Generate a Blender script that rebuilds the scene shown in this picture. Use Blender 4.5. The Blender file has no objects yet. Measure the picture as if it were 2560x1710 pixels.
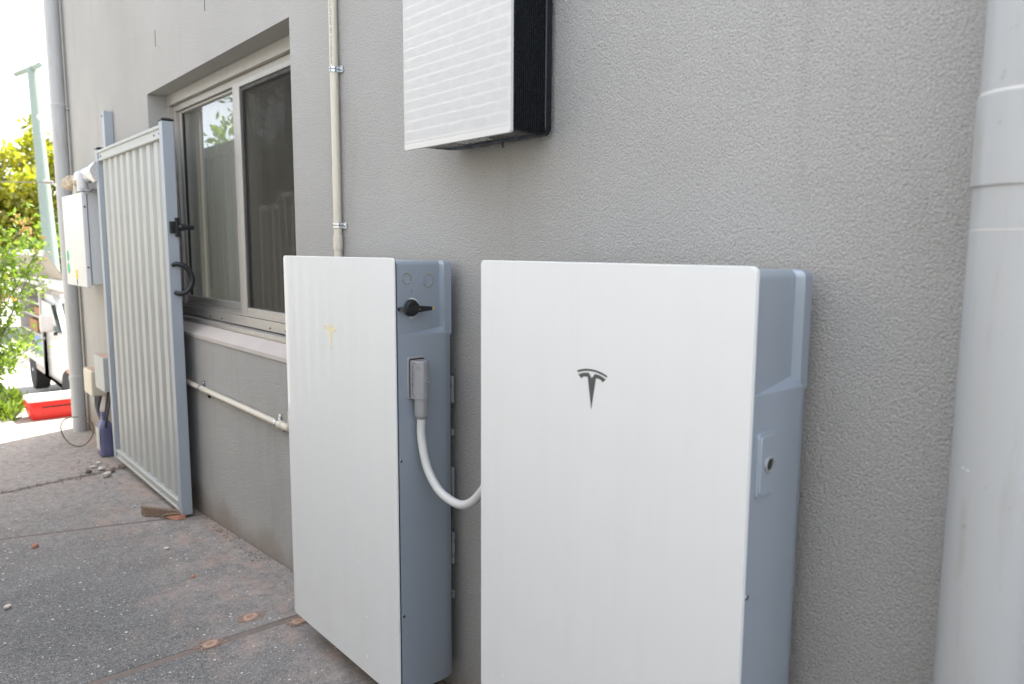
import bpy, bmesh, math, random
import numpy as np
from mathutils import Vector, Matrix

R = math.radians
T = 1.2                      # height of the batteries' top edge above the datum
rng = random.Random(7)
npr = np.random.RandomState(11)
SC = bpy.context.scene
COL = SC.collection

# ------------------------------------------------------------------ camera
YAW, PITCH, ROLL = 0.8597, -0.1246, 0.0051
CAM = Vector((1.1629, -1.1241, 0.0216 + T))
_f = Vector((-math.sin(YAW) * math.cos(PITCH), math.cos(YAW) * math.cos(PITCH), math.sin(PITCH)))
_r = _f.cross(Vector((0, 0, 1))).normalized()
_u = _r.cross(_f)
_r2 = math.cos(ROLL) * _r + math.sin(ROLL) * _u
_u2 = -math.sin(ROLL) * _r + math.cos(ROLL) * _u
cd = bpy.data.cameras.new('camera')
cam = bpy.data.objects.new('camera', cd)
COL.objects.link(cam)
cam.matrix_world = Matrix(((_r2.x, _u2.x, -_f.x, CAM.x), (_r2.y, _u2.y, -_f.y, CAM.y), (_r2.z, _u2.z, -_f.z, CAM.z), (0, 0, 0, 1)))
cd.sensor_fit = 'HORIZONTAL'
cd.sensor_width = 36.0
cd.lens = 1851.5 / 2560 * 36
cd.clip_start = 0.02
cd.clip_end = 3000
cd.dof.use_dof = True
cd.dof.focus_distance = 2.1
cd.dof.aperture_fstop = 4.0
SC.camera = cam

# ------------------------------------------------------------------ sky, sun, exposure
SUN_EL, SUN_AZ = R(58), R(24)            # azimuth measured from +y towards -x
sun_dir = Vector((-math.sin(SUN_AZ) * math.cos(SUN_EL), math.cos(SUN_AZ) * math.cos(SUN_EL), math.sin(SUN_EL)))
w = bpy.data.worlds.new('World')
SC.world = w
w.use_nodes = True
nt = w.node_tree
nt.nodes.clear()
out = nt.nodes.new('ShaderNodeOutputWorld')
bg = nt.nodes.new('ShaderNodeBackground')
bg.inputs['Strength'].default_value = 0.13
sky = nt.nodes.new('ShaderNodeTexSky')
sky.sky_type = 'NISHITA'
sky.sun_disc = False
sky.sun_elevation = SUN_EL
sky.sun_rotation = -SUN_AZ
sky.air_density = 1.0
sky.dust_density = 2.0
sky.ozone_density = 1.0
# thin broken cloud over the whole sky
tc = nt.nodes.new('ShaderNodeTexCoord')
mp = nt.nodes.new('ShaderNodeMapping')
mp.inputs['Scale'].default_value = (1.0, 1.0, 2.2)
nz = nt.nodes.new('ShaderNodeTexNoise')
nz.inputs['Scale'].default_value = 2.6
nz.inputs['Detail'].default_value = 8
nz.inputs['Roughness'].default_value = 0.55
rp = nt.nodes.new('ShaderNodeValToRGB')
rp.color_ramp.elements[0].position = 0.33
rp.color_ramp.elements[0].color = (0.27, 0.27, 0.27, 1)
rp.color_ramp.elements[1].position = 0.62
rp.color_ramp.elements[1].color = (0.85, 0.85, 0.85, 1)
bw = nt.nodes.new('ShaderNodeMix')
bw.data_type = 'RGBA'
bw.inputs[7].default_value = (4.6, 4.65, 4.75, 1)
nt.links.new(tc.outputs['Generated'], mp.inputs['Vector'])
nt.links.new(mp.outputs['Vector'], nz.inputs['Vector'])
nt.links.new(nz.outputs['Fac'], rp.inputs['Fac'])
nt.links.new(rp.outputs['Color'], bw.inputs[0])
nt.links.new(sky.outputs['Color'], bw.inputs[6])
nt.links.new(bw.outputs[2], bg.inputs['Color'])
nt.links.new(bg.outputs['Background'], out.inputs['Surface'])

sd = bpy.data.lights.new('sun', 'SUN')
sd.energy = 4.4
sd.angle = R(0.53)
sd.color = (1.0, 0.94, 0.84)
sun = bpy.data.objects.new('sun', sd)
COL.objects.link(sun)
sun.rotation_euler = sun_dir.to_track_quat('Z', 'Y').to_euler()
sun.location = (0, 0, 30)

SC.view_settings.view_transform = 'Standard'
SC.view_settings.look = 'None'
SC.view_settings.exposure = 2.22
SC.view_settings.gamma = 1.0
SC.render.engine = 'CYCLES'
SC.cycles.max_bounces = 6
SC.cycles.diffuse_bounces = 4
SC.cycles.transparent_max_bounces = 8
SC.cycles.use_denoising = True
SC.cycles.sample_clamp_indirect = 8

# ------------------------------------------------------------------ materials
class NT:
    """small helper round a material's node tree"""
    def __init__(s, name):
        s.m = bpy.data.materials.new(name)
        s.m.use_nodes = True
        s.t = s.m.node_tree
        s.b = s.t.nodes['Principled BSDF']
        s.o = s.t.nodes['Material Output']
        s._pos = None
    def n(s, typ, **kw):
        x = s.t.nodes.new(typ)
        for k, v in kw.items():
            if k.startswith('_'):
                setattr(x, k[1:], v)
            else:
                x.inputs[k].default_value = v
        return x
    def l(s, a, b):
        s.t.links.new(a, b)
    def pos(s):
        if s._pos is None:
            s._pos = s.n('ShaderNodeNewGeometry').outputs['Position']
        return s._pos
    def noise(s, scale, detail=4, rough=0.55, vec=None, dist=0.0):
        x = s.n('ShaderNodeTexNoise', Scale=scale, Detail=detail, Roughness=rough, Distortion=dist)
        s.l(vec if vec is not None else s.pos(), x.inputs['Vector'])
        return x.outputs['Fac']
    def voro(s, scale, out='Distance', feature='F1', vec=None):
        x = s.n('ShaderNodeTexVoronoi', Scale=scale)
        x.feature = feature
        s.l(vec if vec is not None else s.pos(), x.inputs['Vector'])
        return x.outputs[out]
    def mapped(s, scale):
        x = s.n('ShaderNodeMapping')
        x.inputs['Scale'].default_value = scale
        s.l(s.pos(), x.inputs['Vector'])
        return x.outputs['Vector']
    def ramp(s, fac, a, b, ca=(0, 0, 0, 1), cb=(1, 1, 1, 1)):
        x = s.n('ShaderNodeValToRGB')
        e = x.color_ramp.elements
        e[0].position, e[1].position = a, b
        e[0].color, e[1].color = ca, cb
        s.l(fac, x.inputs['Fac'])
        return x.outputs['Color']
    def mix(s, fac, a, b, blend='MIX'):
        x = s.n('ShaderNodeMix')
        x.data_type = 'RGBA'
        x.blend_type = blend
        for sock, v in ((x.inputs[0], fac), (x.inputs[6], a), (x.inputs[7], b)):
            if isinstance(v, (int, float)):
                sock.default_value = v
            elif isinstance(v, tuple):
                sock.default_value = v if len(v) == 4 else (*v, 1)
            else:
                s.l(v, sock)
        return x.outputs[2]
    def math(s, op, a, b=0.0, clamp=False):
        x = s.n('ShaderNodeMath')
        x.operation = op
        x.use_clamp = clamp
        for sock, v in zip(x.inputs, (a, b)):
            if isinstance(v, (int, float)):
                sock.default_value = v
            else:
                s.l(v, sock)
        return x.outputs[0]
    def bump(s, h, strength, dist):
        x = s.n('ShaderNodeBump', Strength=strength, Distance=dist)
        s.l(h, x.inputs['Height'])
        s.l(x.outputs['Normal'], s.b.inputs['Normal'])
        return x
    def col(s, v):
        if isinstance(v, tuple):
            s.b.inputs['Base Color'].default_value = (*v, 1)
        else:
            s.l(v, s.b.inputs['Base Color'])

def plain(name, c, rough=0.5, metal=0.0, var=0.08, vscale=9.0, grain=0.0, gscale=400, rvar=0.12, spec=None):
    """plain painted / plastic / metal surface with slight mottling"""
    k = NT(name)
    nzv = k.noise(vscale, 5, 0.6)
    k.col(k.mix(nzv, tuple(x * (1 - var) for x in c), tuple(min(1, x * (1 + var)) for x in c)))
    k.l(k.ramp(k.noise(vscale * 3.1, 4), 0.3, 0.7, (max(0, rough - rvar),) * 3 + (1,), (min(1, rough + rvar),) * 3 + (1,)), k.b.inputs['Roughness'])
    k.b.inputs['Metallic'].default_value = metal
    if spec is not None:
        k.b.inputs['Specular IOR Level'].default_value = spec
    if grain:
        k.bump(k.noise(gscale, 3), grain, 0.001)
    return k.m

M = {}
# rendered (stucco) wall
k = NT('grey_render')
big = k.noise(1.3, 6, 0.6)
sp = k.noise(160, 3, 0.6)
c1 = k.mix(k.ramp(big, 0.25, 0.75), (0.385, 0.379, 0.364), (0.475, 0.468, 0.452))
streak = k.noise(6, 5, 0.65, k.mapped((1.0, 1.0, 0.18)))
c1 = k.mix(k.ramp(streak, 0.55, 0.85), c1, (0.345, 0.335, 0.318))
c1 = k.mix(k.ramp(k.noise(300, 2, 0.6), 0.42, 0.70, (0,0,0,1), (0.7,0.7,0.7,1)), c1, (0.235, 0.23, 0.22))
# splash-back dirt at the foot of the wall
sx = k.n('ShaderNodeSeparateXYZ')
k.l(k.pos(), sx.inputs[0])
foot = k.math('ADD', sx.outputs['Z'], k.math('MULTIPLY', k.noise(5, 5), 0.28))
c1 = k.mix(k.ramp(foot, 0.10, 0.26, (0.75,) * 3 + (1,), (0, 0, 0, 1)), c1, (0.25, 0.19, 0.145))
k.col(c1)
k.b.inputs['Roughness'].default_value = 0.93
k.b.inputs['Specular IOR Level'].default_value = 0.25
vg = k.voro(235)
h = k.math('ADD', k.math('MULTIPLY', k.noise(330, 2, 0.55), 1.1), k.math('MULTIPLY', vg, -0.75))
h = k.math('ADD', h, k.math('MULTIPLY', k.noise(70, 3, 0.5), 0.8))
k.bump(h, 0.9, 0.0026)
M['render'] = k.m

# smooth painted sill
M['sill'] = plain('painted_sill', (0.50, 0.45, 0.42), 0.85, var=0.12, grain=0.25, gscale=220)
# concrete path with pale flecks and pink dust
def ground_mat(name, dusty):
    k = NT(name)
    mott = k.noise(2.2, 7, 0.65)
    fine = k.noise(85, 5, 0.7)
    c = k.mix(k.ramp(mott, 0.3, 0.72), (0.085, 0.083, 0.082), (0.185, 0.18, 0.176))
    c = k.mix(k.ramp(fine, 0.35, 0.75), c, (0.30, 0.295, 0.285))
    c = k.mix(k.ramp(k.noise(210, 3, 0.6), 0.52, 0.62), c, (0.075, 0.075, 0.076))
    v = k.n('ShaderNodeTexVoronoi', Scale=58.0)
    k.l(k.pos(), v.inputs['Vector'])
    sep = k.n('ShaderNodeSeparateColor')
    k.l(v.outputs['Color'], sep.inputs[0])
    size = k.math('MULTIPLY', k.math('POWER', sep.outputs[0], 5.0), 0.27)
    fleck = k.math('LESS_THAN', v.outputs['Distance'], size)
    c = k.mix(k.math('MULTIPLY', fleck, 0.95), c, (0.72, 0.71, 0.68))
    v2 = k.n('ShaderNodeTexVoronoi', Scale=150.0)
    k.l(k.pos(), v2.inputs['Vector'])
    sep2 = k.n('ShaderNodeSeparateColor')
    k.l(v2.outputs['Color'], sep2.inputs[0])
    fl2 = k.math('LESS_THAN', v2.outputs['Distance'], k.math('MULTIPLY', k.math('POWER', sep2.outputs[1], 3.0), 0.36))
    c = k.mix(k.math('MULTIPLY', fl2, 0.7), c, (0.52, 0.51, 0.50))
    # dust: drifts against the wall and towards the driveway
    s2 = k.n('ShaderNodeSeparateXYZ')
    k.l(k.pos(), s2.inputs[0])
    dn = k.noise(3.3, 6, 0.62, dist=0.4)
    near = k.math('ADD', s2.outputs['Y'], k.math('MULTIPLY', k.math('SUBTRACT', dn, 0.5), 1.25))
    m1 = k.ramp(near, 0.0, 1.0)
    rr = k.n('ShaderNodeMapRange')
    rr.inputs[1].default_value, rr.inputs[2].default_value = -0.62, 0.0
    k.l(near, rr.inputs[0])
    far = k.n('ShaderNodeMapRange')
    far.inputs[1].default_value, far.inputs[2].default_value = -1.7, -3.6
    k.l(k.math('ADD', s2.outputs['X'], k.math('MULTIPLY', k.math('SUBTRACT', dn, 0.5), 1.6)), far.inputs[0])
    dust = k.math('MAXIMUM', k.math('MULTIPLY', rr.outputs[0], 0.66), k.math('MULTIPLY', far.outputs[0], 0.66))
    dust = k.math('MULTIPLY', dust, k.ramp(k.noise(26, 5, 0.7), 0.25, 0.6))
    dcol = k.mix(k.noise(7, 3), (0.42, 0.335, 0.29), (0.47, 0.425, 0.39))
    c = k.mix(dust, c, dcol)
    rust = k.math('MULTIPLY', k.ramp(k.noise(5.5, 5, 0.6, k.mapped((1.0, 2.6, 1.0))), 0.50, 0.70), rr.outputs[0])
    c = k.mix(k.math('MULTIPLY', rust, 0.55), c, (0.47, 0.30, 0.225))
    k.col(c)
    k.b.inputs['Roughness'].default_value = 0.9
    k.b.inputs['Specular IOR Level'].default_value = 0.3
    hh = k.math('ADD', k.noise(120, 4, 0.6), k.math('MULTIPLY', k.noise(28, 4), 0.6))
    k.bump(hh, 0.6, 0.004)
    return k.m
M['path'] = ground_mat('speckled_concrete', 0.5)
M['dirt'] = plain('joint_dirt', (0.19, 0.155, 0.135), 0.95, var=0.35, vscale=30, grain=0.8, gscale=150)
k = NT('far_ground')
c = k.mix(k.noise(1.1, 6, 0.6), (0.22, 0.21, 0.195), (0.36, 0.345, 0.32))
k.col(c)
k.b.inputs['Roughness'].default_value = 0.95
k.bump(k.noise(40, 4), 0.4, 0.01)
M['farground'] = k.m

# white back-painted glass of the battery fronts
def white_glass(name, GA, GB):
  k = NT(name)
  gcol = k.mix(k.noise(2.0, 3), GA, GB)
  rain = k.ramp(k.noise(4.0, 6, 0.65, k.mapped((7.0, 7.0, 0.45))), 0.48, 0.80, (0, 0, 0, 1), (0.10, 0.10, 0.10, 1))
  gcol = k.mix(rain, gcol, (0.55, 0.545, 0.52))
  dv = k.n('ShaderNodeTexVoronoi', Scale=70.0)
  k.l(k.pos(), dv.inputs['Vector'])
  ds = k.n('ShaderNodeSeparateColor')
  k.l(dv.outputs['Color'], ds.inputs[0])
  s3 = k.n('ShaderNodeSeparateXYZ')
  k.l(k.pos(), s3.inputs[0])
  low = k.n('ShaderNodeMapRange')
  low.inputs[1].default_value, low.inputs[2].default_value = 0.75, 0.15
  k.l(s3.outputs['Z'], low.inputs[0])
  speck = k.math('MULTIPLY', k.math('LESS_THAN', dv.outputs['Distance'], k.math('MULTIPLY', k.math('POWER', ds.outputs[0], 12.0), 0.22)), low.outputs[0])
  k.l(k.math('ADD', k.math('MULTIPLY', speck, 0.5), 0.012), k.b.inputs['Roughness'])
  k.b.inputs['IOR'].default_value = 1.5
  film = k.math('MULTIPLY', k.math('MULTIPLY', low.outputs[0], k.ramp(k.noise(9, 5, 0.65), 0.35, 0.75)), 0.16)
  gcol = k.mix(film, gcol, (0.56, 0.53, 0.49))
  k.col(k.mix(k.math('MULTIPLY', speck, 0.7), gcol, (0.94, 0.94, 0.92)))
  return k.m
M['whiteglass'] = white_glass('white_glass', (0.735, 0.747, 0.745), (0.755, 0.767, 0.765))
M['whiteglass_dimmed'] = white_glass('white_glass_dimmed', (0.545, 0.55, 0.548), (0.56, 0.565, 0.563))  # same white glass, its colour darkened to offset the strong light up there
M['panel_edge'] = plain('panel_edge', (0.62, 0.64, 0.64), 0.25)
# silver-grey painted casing
M['casing'] = plain('silver_grey_paint', (0.345, 0.395, 0.455), 0.36, metal=0.35, var=0.03, vscale=3, grain=0.06, gscale=900, rvar=0.05)
M['casing_plug'] = plain('plug_grey_plastic', (0.33, 0.335, 0.345), 0.36, metal=0.25, var=0.03, grain=0.05, gscale=700)
M['black'] = plain('black_plastic', (0.012, 0.013, 0.014), 0.38, var=0.2)
M['gasket'] = plain('black_gasket', (0.010, 0.010, 0.012), 0.6)
M['black_metal'] = plain('black_anodised', (0.012, 0.0145, 0.018), 0.27, metal=0.3, var=0.2)
M['chrome'] = plain('polished_steel', (0.62, 0.63, 0.65), 0.2, metal=1.0, var=0.1, rvar=0.08)
M['zinc'] = plain('zinc_plated_steel', (0.55, 0.58, 0.62), 0.26, metal=1.0, var=0.15, vscale=60, rvar=0.1)
M['dark_screw'] = plain('dark_screw', (0.08, 0.08, 0.085), 0.35, metal=0.8)
M['yellow'] = plain('yellow_plastic', (0.80, 0.58, 0.02), 0.4)
M['print'] = plain('black_print', (0.035, 0.035, 0.035), 0.6)
M['emblem'] = plain('grey_emblem', (0.085, 0.09, 0.09), 0.35)
M['emblem_reflection'] = plain('emblem_painted_reflection', (0.78, 0.70, 0.42), 0.3, metal=0.15)  # same emblem with its pale gold reflection painted in as colour
M['cable_grey'] = plain('light_grey_cable', (0.60, 0.60, 0.59), 0.42, var=0.04)
k = NT('beige_pvc')
st = k.noise(5, 5, 0.6, k.mapped((40, 40, 4)))
k.col(k.mix(k.ramp(st, 0.35, 0.8), (0.62, 0.575, 0.48), (0.54, 0.49, 0.40)))
k.b.inputs['Roughness'].default_value = 0.38
M['pvc'] = k.m
# painted downpipes
k = NT('downpipe_paint')
c = k.mix(k.noise(2.5, 5), (0.385, 0.395, 0.40), (0.435, 0.445, 0.45))
dr = k.noise(9, 5, 0.6, k.mapped((3, 3, 0.5)))
c = k.mix(k.ramp(dr, 0.52, 0.80), c, (0.33, 0.315, 0.29))
c = k.mix(k.ramp(k.noise(45, 4, 0.7), 0.66, 0.74), c, (0.30, 0.29, 0.27))
k.col(c)
k.b.inputs['Roughness'].default_value = 0.42
k.bump(k.noise(60, 3), 0.05, 0.002)
M['downpipe'] = k.m
M['collar_edge'] = plain('worn_white_edge', (0.56, 0.545, 0.52), 0.6, grain=0.4, gscale=150)
# gate and metal fence
def steel_mat(name, c, dirt):
    k = NT(name)
    base = k.mix(k.noise(3, 5), tuple(v * 0.95 for v in c), tuple(v * 1.04 for v in c))
    drt = k.noise(7, 6, 0.65, k.mapped((6, 6, 0.7)))
    base = k.mix(k.math('MULTIPLY', k.ramp(drt, 0.5, 0.85), dirt), base, tuple(v * 0.62 for v in c))
    k.col(base)
    k.b.inputs['Roughness'].default_value = 0.45
    return k.m
M['gate'] = steel_mat('pale_grey_steel', (0.41, 0.42, 0.405), 0.7)
M['gate_post'] = steel_mat('sky_tinted_post', (0.34, 0.375, 0.415), 0.15)  # gate paint with the blue of the sky light mixed into the colour
M['fence'] = steel_mat('cream_fence_steel', (0.66, 0.64, 0.59), 0.3)
M['alu'] = plain('window_aluminium', (0.40, 0.385, 0.36), 0.42, metal=0.35, var=0.06, vscale=20)
M['rubber'] = plain('black_rubber', (0.018, 0.018, 0.018), 0.6)
# window glass
k = NT('window_glass')
k.t.nodes.remove(k.b)
gl = k.n('ShaderNodeBsdfGlossy', Roughness=0.0)
gl.inputs['Color'].default_value = (1, 1, 1, 1)
tr = k.n('ShaderNodeBsdfTransparent')
tr.inputs['Color'].default_value = (0.93, 0.95, 0.94, 1)
fr = k.n('ShaderNodeFresnel', IOR=2.0)
gb_ = k.n('ShaderNodeNewGeometry')
frc = k.math('MULTIPLY', k.math('ADD', fr.outputs[0], 0.03, True), k.math('SUBTRACT', 1.0, gb_.outputs['Backfacing']))
mx = k.n('ShaderNodeMixShader')
k.l(frc, mx.inputs[0]); k.l(tr.outputs[0], mx.inputs[1]); k.l(gl.outputs[0], mx.inputs[2])
bp_ = k.n('ShaderNodeBump', Strength=0.05, Distance=0.004)
k.l(k.noise(2.0, 2), bp_.inputs['Height'])
k.l(bp_.outputs[0], gl.inputs['Normal'])
k.l(mx.outputs[0], k.o.inputs[0])
M['glass'] = k.m
k = NT('fly_screen_mesh')
k.t.nodes.remove(k.b)
df = k.n('ShaderNodeBsdfDiffuse')
df.inputs['Color'].default_value = (0.045, 0.042, 0.038, 1)
tr = k.n('ShaderNodeBsdfTransparent')
mx = k.n('ShaderNodeMixShader')
mx.inputs[0].default_value = 0.52
k.l(tr.outputs[0], mx.inputs[1]); k.l(df.outputs[0], mx.inputs[2])
k.l(mx.outputs[0], k.o.inputs[0])
M['screen'] = k.m
M['room'] = plain('room_paint', (0.62, 0.58, 0.52), 0.9)
M['blind'] = plain('curtain_fabric', (0.74, 0.73, 0.69), 0.95, var=0.1)
k = NT('curtain_cloth')
k.t.nodes.remove(k.b)
d_ = k.n('ShaderNodeBsdfDiffuse'); d_.inputs['Color'].default_value = (0.34, 0.34, 0.325, 1)
t_ = k.n('ShaderNodeBsdfTranslucent'); t_.inputs['Color'].default_value = (0.62, 0.60, 0.55, 1)
mx = k.n('ShaderNodeMixShader'); mx.inputs[0].default_value = 0.05
k.l(d_.outputs[0], mx.inputs[1]); k.l(t_.outputs[0], mx.inputs[2]); k.l(mx.outputs[0], k.o.inputs[0])
M['curtain'] = k.m
M['wood'] = None
k = NT('weathered_timber')
g = k.noise(40, 6, 0.6, k.mapped((1.0, 6.0, 6.0)))
k.col(k.mix(k.ramp(g, 0.3, 0.7), (0.12, 0.075, 0.05), (0.30, 0.22, 0.16)))
k.b.inputs['Roughness'].default_value = 0.9
k.bump(g, 0.4, 0.003)
M['wood'] = k.m
M['brickchip'] = plain('terracotta', (0.46, 0.22, 0.15), 0.95, var=0.2, vscale=30, grain=0.6)
M['stone'] = plain('pale_stone', (0.58, 0.52, 0.46), 0.95, var=0.25, vscale=40, grain=0.6)
M['drill'] = plain('orange_drill_dust', (0.44, 0.305, 0.235), 0.95, var=0.3, vscale=60, grain=0.7, gscale=250)
M['drill_core'] = plain('dark_drill_hole', (0.34, 0.20, 0.135), 0.95)
M['meter'] = plain('meter_box_paint', (0.62, 0.63, 0.63), 0.4, var=0.05)
M['green_sticker'] = plain('green_sticker', (0.03, 0.38, 0.16), 0.5, var=0.4, vscale=40)
M['yellow_sticker'] = plain('yellow_sticker', (0.80, 0.50, 0.02), 0.5)
M['cream_box'] = plain('cream_plastic', (0.58, 0.54, 0.44), 0.5, var=0.1)
M['grey_box'] = plain('grey_plastic_box', (0.42, 0.44, 0.43), 0.5, var=0.1)
M['dusttop'] = plain('dust_film', (0.50, 0.36, 0.28), 0.95, var=0.15)
M['cablepurple'] = plain('dark_cable', (0.055, 0.05, 0.065), 0.6)
M['jug'] = plain('blue_grey_plastic', (0.12, 0.125, 0.23), 0.4, var=0.1)
M['jug_label'] = plain('worn_label', (0.50, 0.50, 0.48), 0.6, var=0.4, vscale=25)
M['wire'] = plain('dull_wire', (0.14, 0.125, 0.10), 0.6)
k = NT('weathered_fitting')
g = k.noise(30, 6, 0.7)
k.col(k.mix(k.ramp(g, 0.35, 0.65), (0.16, 0.12, 0.09), (0.60, 0.52, 0.40)))
k.b.inputs['Roughness'].default_value = 0.9
M['weathered'] = k.m
M['foil'] = plain('crumpled_flashing', (0.60, 0.60, 0.61), 0.32, metal=0.8, var=0.2, vscale=40, grain=0.9, gscale=60)
M['red'] = plain('red_plastic', (0.62, 0.02, 0.015), 0.38, var=0.1)
M['white_plastic'] = plain('white_plastic', (0.78, 0.77, 0.75), 0.4, var=0.05)
M['truck'] = plain('white_truck_paint', (0.45, 0.445, 0.43), 0.25, var=0.04, spec=0.5)
M['truck_dark'] = plain('truck_interior', (0.02, 0.018, 0.017), 0.7, var=0.3)
M['shelf'] = plain('shelf_metal', (0.36, 0.33, 0.30), 0.5)
M['blue_item'] = plain('blue_plastic', (0.03, 0.12, 0.42), 0.4)
M['green_item'] = plain('green_plastic', (0.08, 0.35, 0.12), 0.4)
M['brown_item'] = plain('brown_card', (0.30, 0.15, 0.06), 0.8)
k = NT('truck_window')
k.col((0.02, 0.035, 0.03))
k.b.inputs['Roughness'].default_value = 0.05
M['truck_glass'] = k.m
M['tyre'] = plain('tyre_rubber', (0.02, 0.02, 0.02), 0.85)
M['lid_under'] = plain('cream_lid_lining', (0.30, 0.27, 0.22), 0.6)
k = NT('treated_pole_timber')
g = k.noise(12, 5, 0.6, k.mapped((4, 4, 0.25)))
k.col(k.mix(g, (0.20, 0.25, 0.215), (0.30, 0.355, 0.31)))
k.b.inputs['Roughness'].default_value = 0.9
M['pole'] = k.m
M['porcelain'] = plain('pale_insulator', (0.62, 0.58, 0.56), 0.35)

def leaf_mat(name, c, c2, trans=0.5):
    k = NT(name)
    k.t.nodes.remove(k.b)
    oi = k.n('ShaderNodeNewGeometry')
    col = k.mix(oi.outputs['Random Per Island'], c, c2)
    d = k.n('ShaderNodeBsdfDiffuse')
    t_ = k.n('ShaderNodeBsdfTranslucent')
    gl = k.n('ShaderNodeBsdfGlossy', Roughness=0.35)
    gl.inputs['Color'].default_value = (1, 1, 1, 1)
    k.l(col, d.inputs['Color'])
    tcol = k.mix(0.5, col, (0.20, 0.30, 0.02), 'ADD')
    k.l(tcol, t_.inputs['Color'])
    m1 = k.n('ShaderNodeMixShader')
    m1.inputs[0].default_value = trans
    k.l(d.outputs[0], m1.inputs[1]); k.l(t_.outputs[0], m1.inputs[2])
    m2 = k.n('ShaderNodeMixShader')
    m2.inputs[0].default_value = 0.05
    k.l(m1.outputs[0], m2.inputs[1]); k.l(gl.outputs[0], m2.inputs[2])
    k.l(m2.outputs[0], k.o.inputs[0])
    return k.m
M['leaf_yellow'] = leaf_mat('yellow_green_leaf', (0.11, 0.14, 0.010), (0.46, 0.39, 0.015), 0.5)
M['leaf_green'] = leaf_mat('green_leaf', (0.045, 0.11, 0.012), (0.17, 0.25, 0.02), 0.5)
M['leaf_new'] = leaf_mat('reddish_new_leaf', (0.30, 0.13, 0.04), (0.36, 0.24, 0.10), 0.4)
M['leaf_dark'] = leaf_mat('dark_conifer_leaf', (0.02, 0.045, 0.015), (0.045, 0.08, 0.025), 0.2)
M['grass'] = leaf_mat('lush_grass', (0.06, 0.12, 0.012), (0.13, 0.18, 0.02), 0.45)
M['bark'] = plain('grey_bark', (0.12, 0.095, 0.07), 0.95, var=0.3, vscale=12, grain=0.8, gscale=60)
# neighbour's brickwork
M['brick'] = None
k = NT('pale_brick')
ob = k.n('ShaderNodeObjectInfo')
k.col(k.mix(ob.outputs['Random'], (0.11, 0.105, 0.10), (0.16, 0.15, 0.14)))
k.b.inputs['Roughness'].default_value = 0.9
k.bump(k.noise(60, 4), 0.4, 0.004)
M['brick'] = k.m
M['mortar'] = plain('pale_mortar', (0.66, 0.62, 0.56), 0.95, grain=0.4)
k = NT('far_brickwork')
bt = k.n('ShaderNodeTexBrick', Scale=1.0)
bt.inputs['Color1'].default_value = (0.11, 0.105, 0.10, 1)
bt.inputs['Color2'].default_value = (0.16, 0.15, 0.14, 1)
bt.inputs['Mortar'].default_value = (0.66, 0.62, 0.56, 1)
bt.inputs['Mortar Size'].default_value = 0.0075
bt.inputs['Brick Width'].default_value = 0.24
bt.inputs['Row Height'].default_value = 0.086
rx = k.n('ShaderNodeMapping')
rx.inputs['Rotation'].default_value = (R(90), 0, 0)
k.l(k.pos(), rx.inputs['Vector'])
k.l(rx.outputs[0], bt.inputs['Vector'])
k.col(bt.outputs['Color'])
k.b.inputs['Roughness'].default_value = 0.9
M['brickwork'] = k.m
M['rooftile'] = plain('grey_roof', (0.16, 0.15, 0.145), 0.8)

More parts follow.
